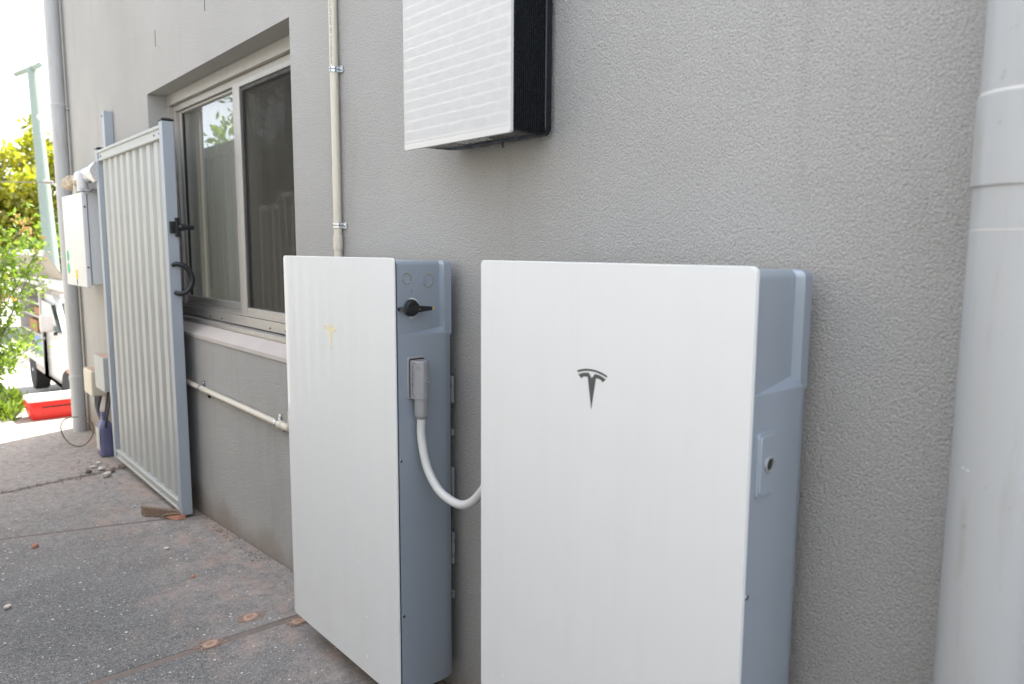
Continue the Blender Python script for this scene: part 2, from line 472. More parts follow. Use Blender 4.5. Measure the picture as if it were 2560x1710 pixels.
# ------------------------------------------------------------------ mesh helpers
WORLD = {}
class MB:
    def __init__(s):
        s.v, s.f = [], []
    def add(s, vs, fs):
        o = len(s.v)
        s.v.extend([tuple(map(float, p)) for p in vs])
        s.f.extend([tuple(i + o for i in f) for f in fs])
        return s
    def box(s, a, b):
        x0, y0, z0 = (min(p, q) for p, q in zip(a, b))
        x1, y1, z1 = (max(p, q) for p, q in zip(a, b))
        return s.add([(x0, y0, z0), (x1, y0, z0), (x1, y1, z0), (x0, y1, z0), (x0, y0, z1), (x1, y0, z1), (x1, y1, z1), (x0, y1, z1)],
                     [(0, 3, 2, 1), (4, 5, 6, 7), (0, 1, 5, 4), (1, 2, 6, 5), (2, 3, 7, 6), (3, 0, 4, 7)])
    def rbox(s, a, b, r=0.003, seg=2):
        bm = bmesh.new()
        bmesh.ops.create_cube(bm, size=1)
        ca = [(p + q) / 2 for p, q in zip(a, b)]
        sz = [abs(q - p) for p, q in zip(a, b)]
        for v in bm.verts:
            v.co = Vector([c + t * d for c, t, d in zip(ca, v.co, sz)])
        r = min(r, min(sz) * 0.49)
        bmesh.ops.bevel(bm, geom=list(bm.edges), offset=r, segments=seg, affect='EDGES', profile=0.5, clamp_overlap=True)
        return s.take(bm)
    def take(s, bm):
        bm.verts.index_update()
        s.add([v.co for v in bm.verts], [[v.index for v in f.verts] for f in bm.faces])
        bm.free()
        return s
    def loft(s, rings, cap=True, closed=True):
        n = len(rings[0])
        o = len(s.v)
        for r in rings:
            s.v.extend([tuple(map(float, p)) for p in r])
        for i in range(len(rings) - 1):
            for j in range(n if closed else n - 1):
                a, b = o + i * n + j, o + i * n + (j + 1) % n
                s.f.append((a, b, b + n, a + n))
        if cap:
            s.f.append(tuple(o + j for j in range(n))[::-1])
            s.f.append(tuple(o + (len(rings) - 1) * n + j for j in range(n)))
        return s
    def tube(s, path, r, n=12, cap=True):
        P = [Vector(p) for p in path]
        rr = r if isinstance(r, (list, tuple)) else [r] * len(P)
        rings = []
        up = None
        for i, p in enumerate(P):
            if i == 0: t = P[1] - P[0]
            elif i == len(P) - 1: t = P[-1] - P[-2]
            else: t = (P[i + 1] - p).normalized() + (p - P[i - 1]).normalized()
            t.normalize()
            if up is None:
                up = Vector((0, 0, 1)) if abs(t.z) < 0.9 else Vector((1, 0, 0))
            a = t.cross(up).normalized()
            b = a.cross(t).normalized()
            up = b
            rings.append([p + rr[i] * (math.cos(q) * a + math.sin(q) * b) for q in [2 * math.pi * j / n for j in range(n)]])
        return s.loft(rings, cap)
    def lathe(s, origin, axis, prof, n=24):
        """prof: list of (distance along axis, radius)"""
        o, ax = Vector(origin), Vector(axis).normalized()
        return s.tube2([(o + ax * d) for d, _ in prof], [r for _, r in prof], ax, n)
    def tube2(s, pts, rs, ax, n):
        up = Vector((0, 0, 1)) if abs(ax.z) < 0.9 else Vector((1, 0, 0))
        a = ax.cross(up).normalized()
        b = a.cross(ax).normalized()
        return s.loft([[p + max(r, 1e-5) * (math.cos(q) * a + math.sin(q) * b) for q in [2 * math.pi * j / n for j in range(n)]] for p, r in zip(pts, rs)])
    def prism(s, poly, fn0, fn1):
        """poly: 2D outline; fn0/fn1 turn a 2D point into 3D at the two ends"""
        return s.loft([[fn0(p) for p in poly], [fn1(p) for p in poly]])
    def build(s, name, mat, parent=None, smooth=None, loc=None):
        base = Vector((0, 0, 0))
        if parent is not None:
            base = WORLD[parent.name]
        elif loc is not None:
            base = Vector(loc)
        me = bpy.data.meshes.new(name)
        me.from_pydata([(x - base.x, y - base.y, z - base.z) for x, y, z in s.v], [], s.f)
        bm = bmesh.new()
        bm.from_mesh(me)
        bmesh.ops.recalc_face_normals(bm, faces=bm.faces)
        bm.to_mesh(me)
        bm.free()
        me.materials.append(M[mat] if isinstance(mat, str) else mat)
        if smooth is not None:
            me.shade_smooth()
            me.set_sharp_from_angle(angle=R(smooth))
        o = bpy.data.objects.new(name, me)
        COL.objects.link(o)
        if smooth is not None and len(s.f) < 4000:
            wn = o.modifiers.new('weighted', 'WEIGHTED_NORMAL')
            wn.keep_sharp = True
            wn.weight = 100
        if parent is not None:
            o.parent = parent
        else:
            o.location = base
        WORLD[o.name] = base
        return o

def tag(o, label=None, cat=None, group=None, kind=None):
    if label: o['label'] = label
    if cat: o['category'] = cat
    if group: o['group'] = group
    if kind: o['kind'] = kind
    return o
def thing(name, loc, label, cat, group=None):
    o = bpy.data.objects.new(name, None)
    o.empty_display_size = 0.1
    COL.objects.link(o)
    o.location = loc
    WORLD[o.name] = Vector(loc)
    return tag(o, label, cat, group)
def rrect(x0, x1, z0, z1, r, n=5):
    pts = []
    for cx, cz, a0 in ((x1 - r, z1 - r, 0), (x0 + r, z1 - r, 90), (x0 + r, z0 + r, 180), (x1 - r, z0 + r, 270)):
        for i in range(n + 1):
            a = R(a0 + 90 * i / n)
            pts.append((cx + r * math.cos(a), cz + r * math.sin(a)))
    return pts
def inset_poly(poly, d):
    cx = sum(p[0] for p in poly) / len(poly); cz = sum(p[1] for p in poly) / len(poly)
    out_ = []
    for x, z in poly:
        out_.append((x - d * np.sign(x - cx), z - d * np.sign(z - cz)))
    return out_
def catmull(P, n=8):
    P = [Vector(p) for p in P]
    Q = [2 * P[0] - P[1]] + P + [2 * P[-1] - P[-2]]
    res = []
    for i in range(1, len(Q) - 2):
        for k_ in range(n):
            t = k_ / n
            a, b, c, d = Q[i - 1], Q[i], Q[i + 1], Q[i + 2]
            res.append(0.5 * ((2 * b) + (c - a) * t + (2 * a - 5 * b + 4 * c - d) * t * t + (3 * b - a - 3 * c + d) * t ** 3))
    res.append(P[-1])
    return res
GX = [-400, -40, -12.5, -11, -6.7, -4.8, -2.4, -1.4, -1, 400]
GZ = [-2.2, -2.0, -1.3, -1.25, -0.145, -0.108, -0.052, 0.007, 0.025, 0.028]
def zg(x):
    return float(np.interp(x, GX, GZ))

# ================================================================== SETTING
# ------------------------------------------------------------------ ground
xs = [400, 60, 12, 4, -1, -1.4, -2.4, -4.8, -6.7, -7.5, -9, -11, -12.5, -20, -40, -120, -400]
ys = [-400, -60, -12, -4, 4, 12, 60, 400]
vs = [(x, y, zg(x) - 0.016) for x in xs for y in ys]
fs = [(i * len(ys) + j, i * len(ys) + j + 1, (i + 1) * len(ys) + j + 1, (i + 1) * len(ys) + j) for i in range(len(xs) - 1) for j in range(len(ys) - 1)]
tag(MB().add(vs, fs).build('ground', 'farground'), kind='structure')

# concrete path in slabs, gaps between them filled with dirt
path = MB()
bx = [3.0, -1.0, -1.4, -2.4, -4.8, -5.1]
path.add([(x, y, zg(x) - 0.0045) for x in bx for y in (-1.66, -0.0)], [(2 * i, 2 * i + 1, 2 * i + 3, 2 * i + 2) for i in range(len(bx) - 1)])
path_o = tag(path.build('path', 'dirt'), kind='structure')

def slab(e0, e1, jag0=0.0, jag1=0.0, n=26, wy=(-1.64, -0.004)):
    """slab between two lines across the path; e = (x at y=0, dx/dy)"""
    def edge(e, jag, seed):
        rr = random.Random(seed)
        pts = []
        o = 0
        for i in range(n + 1):
            y = wy[1] + (wy[0] - wy[1]) * i / n
            o = 0.6 * o + rr.uniform(-1, 1) * jag
            pts.append((e[0] + e[1] * y + o, y))
        return pts
    A = edge(e0, jag0, 3); B = edge(e1, jag1, 5)
    mid = [x for x in (-1.0, -1.4, -2.4, -4.8)]
    m = MB()
    rows = []
    K = 14
    for i in range(n + 1):
        row = []
        for j in range(K + 1):
            t = j / K
            x = A[i][0] + (B[i][0] - A[i][0]) * t
            y = A[i][1]
            edge_d = 0.003 if j in (0, K) else 0.0
            row.append((x, y, zg(x) - edge_d))
        rows.append([(row[0][0], row[0][1], row[0][2] - 0.02)] + row + [(row[-1][0], row[-1][1], row[-1][2] - 0.02)])
    nn = K + 3
    o = 0
    v = [p for r in rows for p in r]
    f = [(i * nn + j, i * nn + j + 1, (i + 1) * nn + j + 1, (i + 1) * nn + j) for i in range(n) for j in range(nn - 1)]
    m.add(v, f)
    return m.build('slab', 'path', path_o, smooth=30)
slab((2.9, 0), (-1.018, 0.02), 0, 0.002)
slab((-1.052, 0.02), (-2.405, 0.343), 0.002, 0.004)
slab((-2.425, 0.343), (-3.590, -0.165), 0.004, 0.010)
slab((-3.625, -0.165), (-5.1, 0), 0.012, 0)
drv = MB()
dx = [-5.1, -5.6, -6.2, -6.7, -7.5, -9, -11]
dy = [-7, -4, -1.6, 0, 2, 5, 9]
drv.add([(x, y, zg(x)) for x in dx for y in dy], [(i * len(dy) + j, i * len(dy) + j + 1, (i + 1) * len(dy) + j + 1, (i + 1) * len(dy) + j) for i in range(len(dx) - 1) for j in range(len(dy) - 1)])
tag(drv.build('driveway', 'path'), kind='structure')

# ------------------------------------------------------------------ the house: wall with window opening, other walls, roof
HX0, HX1, HTOP, HD = -5.08, 3.0, 4.15, 8.0
WX0, WX1, WZ0, WZ1 = -2.983, -1.295, T - 0.380, T + 0.790
house = thing('rendered_house', (0, 0, 0), 'grey rendered house wall with a recessed sliding window', 'house')
m = MB()
ox = [(HX0, -0.5), (HX1, -0.5), (HX1, HTOP), (HX0, HTOP)]
hx = [(WX0, WZ0), (WX1, WZ0), (WX1, WZ1), (WX0, WZ1)]
vs = [(x, 0, z) for x, z in ox] + [(x, 0, z) for x, z in hx] + [(x, 0.26, z) for x, z in hx] + [(x, 0.26, z) for x, z in ox]
fs = [(i, (i + 1) % 4, 4 + (i + 1) % 4, 4 + i) for i in range(4)]
fs += [(4 + i, 4 + (i + 1) % 4, 8 + (i + 1) % 4, 8 + i) for i in range(4)]
fs += [(12 + i, 12 + (i + 1) % 4, 8 + (i + 1) % 4, 8 + i) for i in range(4)]
fs += [(i, (i + 1) % 4, 12 + (i + 1) % 4, 12 + i) for i in range(4)]
m.add(vs, fs).build('wall', 'render', house)
MB().box((HX0, 0.262, -0.5), (HX0 + 0.25, HD, HTOP)).build('wall', 'render', house)
MB().box((HX1 - 0.25, 0.262, -0.5), (HX1, HD, HTOP)).build('wall', 'render', house)
MB().box((HX0, HD + 0.002, -0.5), (HX1, HD + 0.25, HTOP)).build('wall', 'render', house)
SKX0, SKX1, SKY0, SKY1 = -3.9, -1.85, 1.4, 2.4          # roof opening added to let sun onto the curtain behind the window
rf = MB()
ro = [(HX0 - 0.03, 0.0), (HX1 + 0.03, 0.0), (HX1 + 0.03, HD + 0.28), (HX0 - 0.03, HD + 0.28)]
ri = [(SKX0, SKY0), (SKX1, SKY0), (SKX1, SKY1), (SKX0, SKY1)]
vs = [(x, y, z) for z in (HTOP + 0.002, HTOP + 0.12) for x, y in ro + ri]
fs = []
for b_ in (0, 8):
    fs += [(b_ + i, b_ + (i + 1) % 4, b_ + 4 + (i + 1) % 4, b_ + 4 + i) for i in range(4)]
fs += [(i, (i + 1) % 4, 8 + (i + 1) % 4, 8 + i) for i in range(4)] + [(4 + i, 4 + (i + 1) % 4, 12 + (i + 1) % 4, 12 + i) for i in range(4)]
rf.add(vs, fs).build('roof', 'rooftile', house)
# room behind the window
MB().box((-4.0, 3.2, -0.1), (-0.2, 3.3, HTOP)).build('inner_wall', 'room', house)
MB().box((-4.0, 0.27, -0.12), (-0.2, 3.19, -0.10)).build('inner_floor', 'room', house)
MB().box((-4.1, 0.27, -0.1), (-4.01, 3.19, HTOP)).build('inner_wall', 'room', house)
MB().box((-0.19, 0.27, -0.1), (-0.1, 3.19, HTOP)).build('inner_wall', 'room', house)
# drainage slots in the render
for x, z0, z1 in ((-2.794, T + 0.985, T + 1.06), (-2.094, T + 0.99, T + 1.065), (-4.303, T + 0.44, T + 0.515), (-0.177, T + 0.253, T + 0.265)):
    MB().box((x - 0.0022, -0.0012, z0), (x + 0.0022, 0.002, z1)).build('drain_slot', 'rubber', house)

# window
win = MB()
FY = 0.087
# head: stepped aluminium
win.box((WX0, FY, WZ1 - 0.052), (WX1, 0.20, WZ1 - 0.002))
win.box((WX0 + 0.03, FY + 0.022, WZ1 - 0.082), (WX1 - 0.03, 0.20, WZ1 - 0.054))
# jambs
win.box((WX0, FY, WZ0 + 0.062), (WX0 + 0.05, 0.20, WZ1 - 0.054))
win.box((WX0 + 0.052, FY + 0.022, WZ0 + 0.11), (WX0 + 0.085, 0.20, WZ1 - 0.084))
win.box((WX1 - 0.05, FY, WZ0 + 0.062), (WX1, 0.20, WZ1 - 0.054))
# bottom track
win.box((WX0 + 0.052, FY - 0.004, WZ0 + 0.066), (WX1 - 0.052, 0.20, WZ0 + 0.106))
win.box((WX0 + 0.052, FY + 0.030, WZ0 + 0.108), (WX1 - 0.052, FY + 0.036, WZ0 + 0.124))
win.box((WX0 + 0.052, FY + 0.006, WZ0 + 0.108), (WX1 - 0.052, FY + 0.012, WZ0 + 0.117))
wobj = tag(win.build('window', 'alu', house), 'two-pane aluminium sliding window set back in the render')
def wpart(name, mat, *boxes):
    m_ = MB()
    for a, b in boxes: m_.rbox(a, b, 0.002, 1)
    return m_.build(name, mat, wobj)
def child_of(o, parent):
    o.parent = parent
    return o
ZT, ZB = WZ1 - 0.083, WZ0 + 0.125
# sub sill and sloped painted sill
wpart('sub_sill', 'alu', ((WX0 + 0.002, 0.052, WZ0 + 0.040), (WX1 - 0.002, 0.12, WZ0 + 0.060)))
wpart('sub_sill', 'alu', ((WX0 + 0.002, 0.066, WZ0 + 0.012), (WX1 - 0.002, 0.12, WZ0 + 0.038)))
sl = MB()
sl.prism([(-0.006, WZ0 + 0.002), (-0.006, WZ0 - 0.014), (0.20, WZ0 - 0.014), (0.20, WZ0 + 0.05), (0.068, WZ0 + 0.045)], lambda p: (WX0 + 0.001, p[0], p[1]), lambda p: (WX1 - 0.001, p[0], p[1]))
sl.build('sill', 'sill', wobj)
# left (fixed) sash
LX0, LX1 = WX0 + 0.087, -2.075
GL = FY + 0.048
wpart('sash_stile', 'alu', ((LX0, GL - 0.012, ZB), (LX0 + 0.028, GL + 0.016, ZT)))
wpart('sash_stile', 'alu', ((LX1 - 0.036, GL - 0.030, ZB - 0.012), (LX1, GL + 0.016, ZT + 0.012)))
wpart('sash_rail', 'alu', ((LX0 + 0.03, GL - 0.012, ZB), (LX1 - 0.038, GL + 0.016, ZB + 0.030)))
wpart('sash_rail', 'alu', ((LX0 + 0.03, GL - 0.012, ZT - 0.012), (LX1 - 0.038, GL + 0.016, ZT)))
wpart('gasket', 'rubber', ((LX0 + 0.029, GL - 0.006, ZB + 0.031), (LX0 + 0.036, GL + 0.006, ZT - 0.013)))
wpart('pane', 'glass', ((LX0 + 0.02, GL, ZB + 0.02), (LX1 - 0.02, GL + 0.005, ZT - 0.005)))
# right sash (slides in the outer track) with fly screen
RX0, RX1 = -2.055, WX1 - 0.052
GR = FY + 0.022
wpart('sash_stile', 'alu', ((RX0, GR - 0.014, ZB - 0.012), (RX0 + 0.044, GR + 0.012, ZT + 0.004)))
wpart('sash_stile', 'alu', ((RX1 - 0.03, GR - 0.014, ZB), (RX1, GR + 0.012, ZT)))
wpart('sash_rail', 'alu', ((RX0 + 0.046, GR - 0.014, ZB - 0.012), (RX1 - 0.032, GR + 0.012, ZB + 0.020)))
wpart('sash_rail', 'alu', ((RX0 + 0.046, GR - 0.014, ZT - 0.020), (RX1 - 0.032, GR + 0.012, ZT + 0.004)))
wpart('gasket', 'rubber', ((RX0 + 0.045, GR - 0.009, ZB + 0.021), (RX0 + 0.066, GR + 0.004, ZT - 0.021)))
wpart('gasket', 'rubber', ((RX0 + 0.067, GR - 0.009, ZT - 0.038), (RX1 - 0.031, GR + 0.004, ZT - 0.0215)))
wpart('pane', 'glass', ((RX0 + 0.04, GR + 0.006, ZB + 0.01), (RX1 - 0.02, GR + 0.011, ZT - 0.01)))
wpart('fly_screen', 'screen', ((RX0 + 0.067, GR - 0.0065, ZB + 0.022), (RX1 - 0.031, GR - 0.0055, ZT - 0.039)))
wpart('latch', 'black', ((RX1 - 0.16, GR - 0.018, ZB + 0.022), (RX1 - 0.145, GR - 0.009, ZB + 0.07)))
for xx in (-2.45, -2.30, -1.75, -1.60):
    wpart('weep_hole', 'rubber', ((xx, FY - 0.0055, WZ0 + 0.074), (xx + 0.012, FY - 0.003, WZ0 + 0.082)))
# roller blind with its cord inside
cu = MB()
pr = []
for i in range(161):
    x = -2.92 + 1.60 * i / 160
    pr.append((x, 0.236 + 0.016 * math.sin(x * 52) + 0.006 * math.sin(x * 131 + 1)))
cu.loft([[(a, b, z) for a, b in pr] for z in (T - 0.6, T + 0.2, T + 0.85)], cap=False, closed=False)
cu.build('curtain', 'curtain', house, 60)
cp = catmull([(-2.79, 0.208, T + 0.70), (-2.79, 0.208, T - 0.10), (-2.775, 0.208, T - 0.15), (-2.76, 0.208, T - 0.10), (-2.76, 0.208, T + 0.70)], 6)
MB().tube(cp, 0.0025, 6).build('blind_cord', 'cable_grey', house)

# ------------------------------------------------------------------ downpipes
def downpipe(x, y, r, z0, z1, label, collars, seams=()):
    t = thing('downpipe', (x, y, z0), label, 'downpipe', 'painted downpipes on the house wall')
    MB().lathe((x, y, z0), (0, 0, 1), [(0, r), (z1 - z0, r)], 40).build('pipe', 'downpipe', t, 40)
    for c0, c1 in collars:
        MB().lathe((x, y, c0), (0, 0, 1), [(0, r + 0.0005), (0.0, r + 0.0028), (c1 - c0 - 0.003, r + 0.0032), (c1 - c0, r + 0.0022), (c1 - c0, r + 0.0005)], 40).build('collar', 'downpipe', t, 40)
        MB().lathe((x, y, c1), (0, 0, 1), [(0, r + 0.0023), (0.0015, r + 0.0016), (0.003, r + 0.0004)], 40).build('glue_line', 'collar_edge', t, 40)
    for z in seams:
        MB().lathe((x, y, z - 0.0016), (0, 0, 1), [(0.0006, r + 0.0001), (0.0016, r + 0.0006), (0.0026, r + 0.0001)], 40).build('seam', 'collar_edge', t, 40)
    return t
dpn = downpipe(0.877, -0.070, 0.052, 0.028, 4.1, 'near grey painted downpipe at the right beside the larger battery', [(T + 0.100, T + 0.206)], [T + 0.047])
for (a, z) in ((-118, T - 0.245), (-111, T - 0.2465)):
    px, py = 0.877 + 0.0522 * math.cos(R(a)), -0.070 + 0.0522 * math.sin(R(a))
    MB().rbox((px - 0.0020, py - 0.0004, z - 0.0010), (px + 0.0020, py + 0.0004, z + 0.0010), 0.0003, 1).build('paint_chip', 'panel_edge', dpn)
dpf = downpipe(-4.90, -0.060, 0.047, zg(-4.9), 4.1, 'far grey painted downpipe at the house corner beyond the gate', [(T + 0.98, T + 1.0), (T - 0.93, T - 0.90)])
MB().box((-4.91, -0.02, T + 0.965), (-4.87, -0.001, T + 0.985)).build('bracket', 'downpipe', dpf)

# ================================================================== BATTERIES
W_, D_ = 0.609, 0.2057
EMB1 = [(-0.0346, -0.1873), (-0.0247, -0.1838), (-0.0138, -0.1816), (-0.0019, -0.1808), (0.0098, -0.1814), (0.0224, -0.1835), (0.0354, -0.1877), (0.0343, -0.191), (0.0236, -0.1876), (0.0109, -0.185), (-0.0008, -0.1843), (-0.0115, -0.185), (-0.0224, -0.1872), (-0.0332, -0.1906)]
EMB2 = [(-0.0314, -0.1935), (-0.0202, -0.1896), (-0.0072, -0.1876), (0.0003, -0.1965), (0.0078, -0.1878), (0.0194, -0.1892), (0.0322, -0.194), (0.029, -0.1975), (0.0241, -0.2002), (0.0223, -0.1969), (0.0175, -0.1956), (0.0099, -0.1953), (0.0003, -0.2508), (-0.0091, -0.1952), (-0.0178, -0.1958), (-0.0219, -0.1974), (-0.0232, -0.2002), (-0.0282, -0.197)]

def battery(x0, label, gasket, gold):
    t = thing('battery_unit', (x0 + W_ / 2, -0.02, T - 1.105), label, 'battery', 'white wall batteries')
    YF = -0.1965
    up = [(0, YF), (-0.0035, YF + 0.020), (-0.020, -0.068), (-0.0195, -0.062), (-0.0065, -0.057), (-0.006, -0.036), (-0.012, -0.0335)]
    lo = [(0, YF), (0, YF + 0.020), (0, -0.068), (-0.0006, -0.060), (-0.002, -0.053), (-0.008, -0.039), (-0.016, -0.0335)]
    def ring(prof, zf, inset=0.0):
        right = [(x0 + W_ + dx - inset, y + (inset if i == 0 else 0) , (zf if not callable(zf) else zf(i))) for i, (dx, y) in enumerate(prof)]
        left = [(x0 - dx + inset, y + (inset if i == 0 else 0), (zf if not callable(zf) else zf(i))) for i, (dx, y) in enumerate(prof)]
        return right + left[::-1]
    zu = [-0.182, -0.1815, -0.171, -0.171, -0.178, -0.188, -0.189]
    zl = [-0.183, -0.183, -0.1835, -0.184, -0.187, -0.192, -0.193]
    rings = []
    for a in range(5):
        q = R(90 * a / 4)
        rings.append(ring(up, T - 0.007 - 0.010 * (1 - math.sin(q)), 0.010 * (1 - math.cos(q))))
    rings = rings[::-1]
    rings.append(ring(up, T - 0.05)); rings.append(ring(up, T - 0.12))
    rings.append(ring(up, lambda i: T + zu[i]))
    rings.append(ring(lo, lambda i: T + zl[i]))
    for z in (-0.24, -0.45, -0.7, -0.95, -1.090): rings.append(ring(lo, T + z))
    rings.append(ring(lo, T - 1.099, 0.003)); rings.append(ring(lo, T - 1.102, 0.010))
    # top rounding: rings[0..4] run from inset top to full width
    rings[0:5] = [ring(up, T - 0.007 - 0.012 * (1 - math.cos(R(a))), 0.012 * (1 - math.sin(R(a)))) for a in (0, 25, 50, 70, 90)]
    MB().loft(rings).build('casing', 'casing', t, 28)
    # back rail with spacer tabs
    MB().box((x0 + 0.02, -0.030, T - 1.07), (x0 + W_ - 0.048, -0.0295 + 0.012, T - 0.205)).build('back_plate', 'gasket', t)
    MB().box((x0 + 0.06, -0.0170, T - 0.95), (x0 + W_ - 0.06, -0.0005, T - 0.25)).build('wall_bracket', 'black_metal', t)
    for z0, z1 in ((-0.37, -0.30), (-0.455, -0.438), (-0.63, -0.54), (-0.80, -0.715), (-0.895, -0.875)):
        MB().rbox((x0 + W_ - 0.05, -0.0285, T + z0), (x0 + W_ - 0.0175, -0.0190, T + z1), 0.002, 1).build('spacer_tab', 'casing_plug', t)
    if gasket:
        g = inset_poly(rrect(x0, x0 + W_, T - 1.105, T, 0.010), 0.0025)
        MB().prism(g, lambda p: (p[0], -0.2005, p[1]), lambda p: (p[0], -0.1968, p[1])).build('gasket', 'gasket', t)
    # glass front
    o0 = rrect(x0, x0 + W_, T - 1.105, T, 0.010)
    yb = -0.2007 if gasket else -0.1968
    r3 = [[(p[0], yb, p[1]) for p in o0], [(p[0], -0.2042, p[1]) for p in o0]]
    for q in (30, 60, 90):
        d = 0.0015 * (1 - math.cos(R(q)))
        r3.append([(p[0], -0.2042 - 0.0015 * math.sin(R(q)), p[1]) for p in inset_poly(o0, d)])
    fp = MB().loft(r3).build('front_panel', 'whiteglass', t, 30)
    ex = x0 + 0.306 if not gold else x0 + 0.287
    em = MB()
    def flat(poly):
        em.prism(poly, lambda p: (ex + p[0], -0.20565, T + p[1]), lambda p: (ex + p[0], -0.20605, T + p[1]))
    flat(EMB1)
    # the lower piece in three convex-ish strips
    flat([EMB2[i] for i in (0, 1, 2, 3, 13, 14, 15, 16, 17)])
    flat([EMB2[i] for i in (4, 5, 6, 7, 8, 9, 10, 11, 3)])
    flat([EMB2[i] for i in (3, 11, 12, 13)])
    e = em.build('emblem', 'emblem_reflection' if gold else 'emblem', fp)
    tag(e, 'emblem with a pale gold reflection painted into its colour' if gold else 'dark grey emblem')
    return t

GAP = 0.3268
b1 = battery(-GAP - W_, 'white wall battery with rotary switch and plugged cable on its side', True, True)
b2 = battery(0.0, 'nearest white wall battery with dark grey emblem beside the near downpipe', False, False)

def side_ring(t, xs_, y, z, r, wdt, name='knockout', mat='chrome', h=0.0012):
    n = 32
    rings = []
    for rr, hh in ((r, 0.0), (r, h), (r - wdt * 0.5, h * 1.4), (r - wdt, h), (r - wdt, 0.0)):
        rings.append([(XS + side_off(y + rr * math.cos(2 * math.pi * i / n)) + hh, y + rr * math.cos(2 * math.pi * i / n), z + rr * math.sin(2 * math.pi * i / n)) for i in range(n)])
    return MB().loft(rings, cap=False).build(name, mat, t, 40)
XS = -GAP
# upper side face slopes in towards the back: offset at y
def side_off(y): return float(np.interp(y, [-0.1965, -0.1765, -0.068], [0, -0.0035, -0.020]))
side_ring(b1, XS + side_off(-0.163), -0.167, T - 0.048, 0.0150, 0.0042)
side_ring(b1, XS + side_off(-0.091), -0.099, T - 0.053, 0.0190, 0.0046)
side_ring(b1, XS + side_off(-0.187) + 0.0003, -0.1880, T - 0.120, 0.0055, 0.001, 'off_mark', 'chrome', 0.0005)
xo = XS + side_off(-0.15)
MB().rbox((xo - 0.004, -0.1525, T - 0.0835), (xo + 0.0006, -0.1510, T - 0.0750), 0.0004, 1).build('on_mark', 'print', b1)
# rotary switch
sw = MB().lathe((xo - 0.008, -0.154, T - 0.1195), (1, 0, 0), [(0, 0.025), (0.0085, 0.025), (0.0095, 0.024), (0.0095, 0.001)], 36).build('switch_base', 'panel_edge', b1, 35)
MB().lathe((xo, -0.156, T - 0.1185), (1, 0, 0), [(0, 0.0205), (0.008, 0.0205), (0.009, 0.0185), (0.014, 0.0180), (0.0155, 0.0165), (0.0155, 0.001)], 36).build('dial', 'black', sw, 35)
lv = MB()
lv.loft([[(xo + 0.008, -0.196, T - 0.123), (xo + 0.008, -0.196, T - 0.1165), (xo + 0.016, -0.196, T - 0.1165), (xo + 0.016, -0.196, T - 0.123)],
         [(xo + 0.010, -0.178, T - 0.127), (xo + 0.010, -0.178, T - 0.1145), (xo + 0.025, -0.178, T - 0.1145), (xo + 0.025, -0.178, T - 0.127)],
         [(xo + 0.012, -0.150, T - 0.128), (xo + 0.012, -0.150, T - 0.1125), (xo + 0.027, -0.150, T - 0.1125), (xo + 0.027, -0.150, T - 0.128)],
         [(xo + 0.012, -0.108, T - 0.1245), (xo + 0.012, -0.108, T - 0.1165), (xo + 0.024, -0.108, T - 0.1165), (xo + 0.024, -0.108, T - 0.1245)]])
lv.build('lever', 'black', sw, 25)
MB().rbox((xo + 0.0125, -0.1085, T - 0.1240), (xo + 0.0237, -0.1040, T - 0.1170), 0.001, 1).build('lever_tip', 'yellow', sw)
MB().rbox((xo + 0.0262, -0.1475, T - 0.1215), (xo + 0.0275, -0.1455, T - 0.1195), 0.0005, 1).build('lever_dot', 'yellow', sw)
def screw(t, x, y, z, r=0.0045):
    s_ = MB().lathe((x - 0.001, y, z), (1, 0, 0), [(0, r), (0.0018, r), (0.0024, r * 0.9), (0.0024, r * 0.68), (0.0008, r * 0.62), (0.0008, r * 0.01)], 20).build('screw', 'zinc', t, 35)
    MB().lathe((x - 0.0002, y, z), (1, 0, 0), [(0, r * 0.55), (0.0012, r * 0.5), (0.0012, r * 0.01)], 6).build('hex_socket', 'dark_screw', s_)
    return s_
screw(b1, XS, -0.1915, T - 0.488)
screw(b1, XS, -0.1900, T - 0.883)
screw(b2, W_, -0.1915, T - 0.482)

# blanking plate on the second battery
pl_o = rrect(-0.184, -0.136, T - 0.336, T - 0.238, 0.008)
def plate(t, x, outline, mat, name, h):
    rr = [[(x - 0.001, p[0], p[1]) for p in outline], [(x + h - 0.001, p[0], p[1]) for p in outline], [(x + h, p[0], p[1]) for p in inset_poly(outline, 0.0012)]]
    return MB().loft(rr).build(name, mat, t, 30)
bp0 = plate(b2, W_, pl_o, 'casing', 'blanking_frame', 0.0035)
bp1 = plate(b2, W_ + 0.0036, inset_poly(pl_o, 0.0045), 'casing', 'blanking_cover', 0.0016)
bp1.parent = bp0
hh = MB()
n = 28
rr = []
for r_, h_ in ((0.0125, 0.000), (0.0125, 0.0024), (0.011, 0.0036), (0.0092, 0.003), (0.0088, 0.0004)):
    rr.append([(W_ + 0.005 + h_, -0.157 + r_ * math.cos(2 * math.pi * i / n), T - 0.287 + r_ * math.sin(2 * math.pi * i / n)) for i in range(n)])
hh.loft(rr, cap=False)
hh.build('screw_boss', 'casing_plug', bp0, 35)
MB().lathe((W_ + 0.0048, -0.157, T - 0.287), (1, 0, 0), [(0, 0.0087), (0.0006, 0.0087), (0.0006, 0.0005)], 24).build('screw_recess', 'gasket', bp0)
MB().lathe((W_ + 0.0052, -0.157, T - 0.287), (1, 0, 0), [(0, 0.006), (0.0014, 0.006), (0.0018, 0.0045), (0.0018, 0.0005)], 18).build('screw', 'dark_screw', bp0, 30)

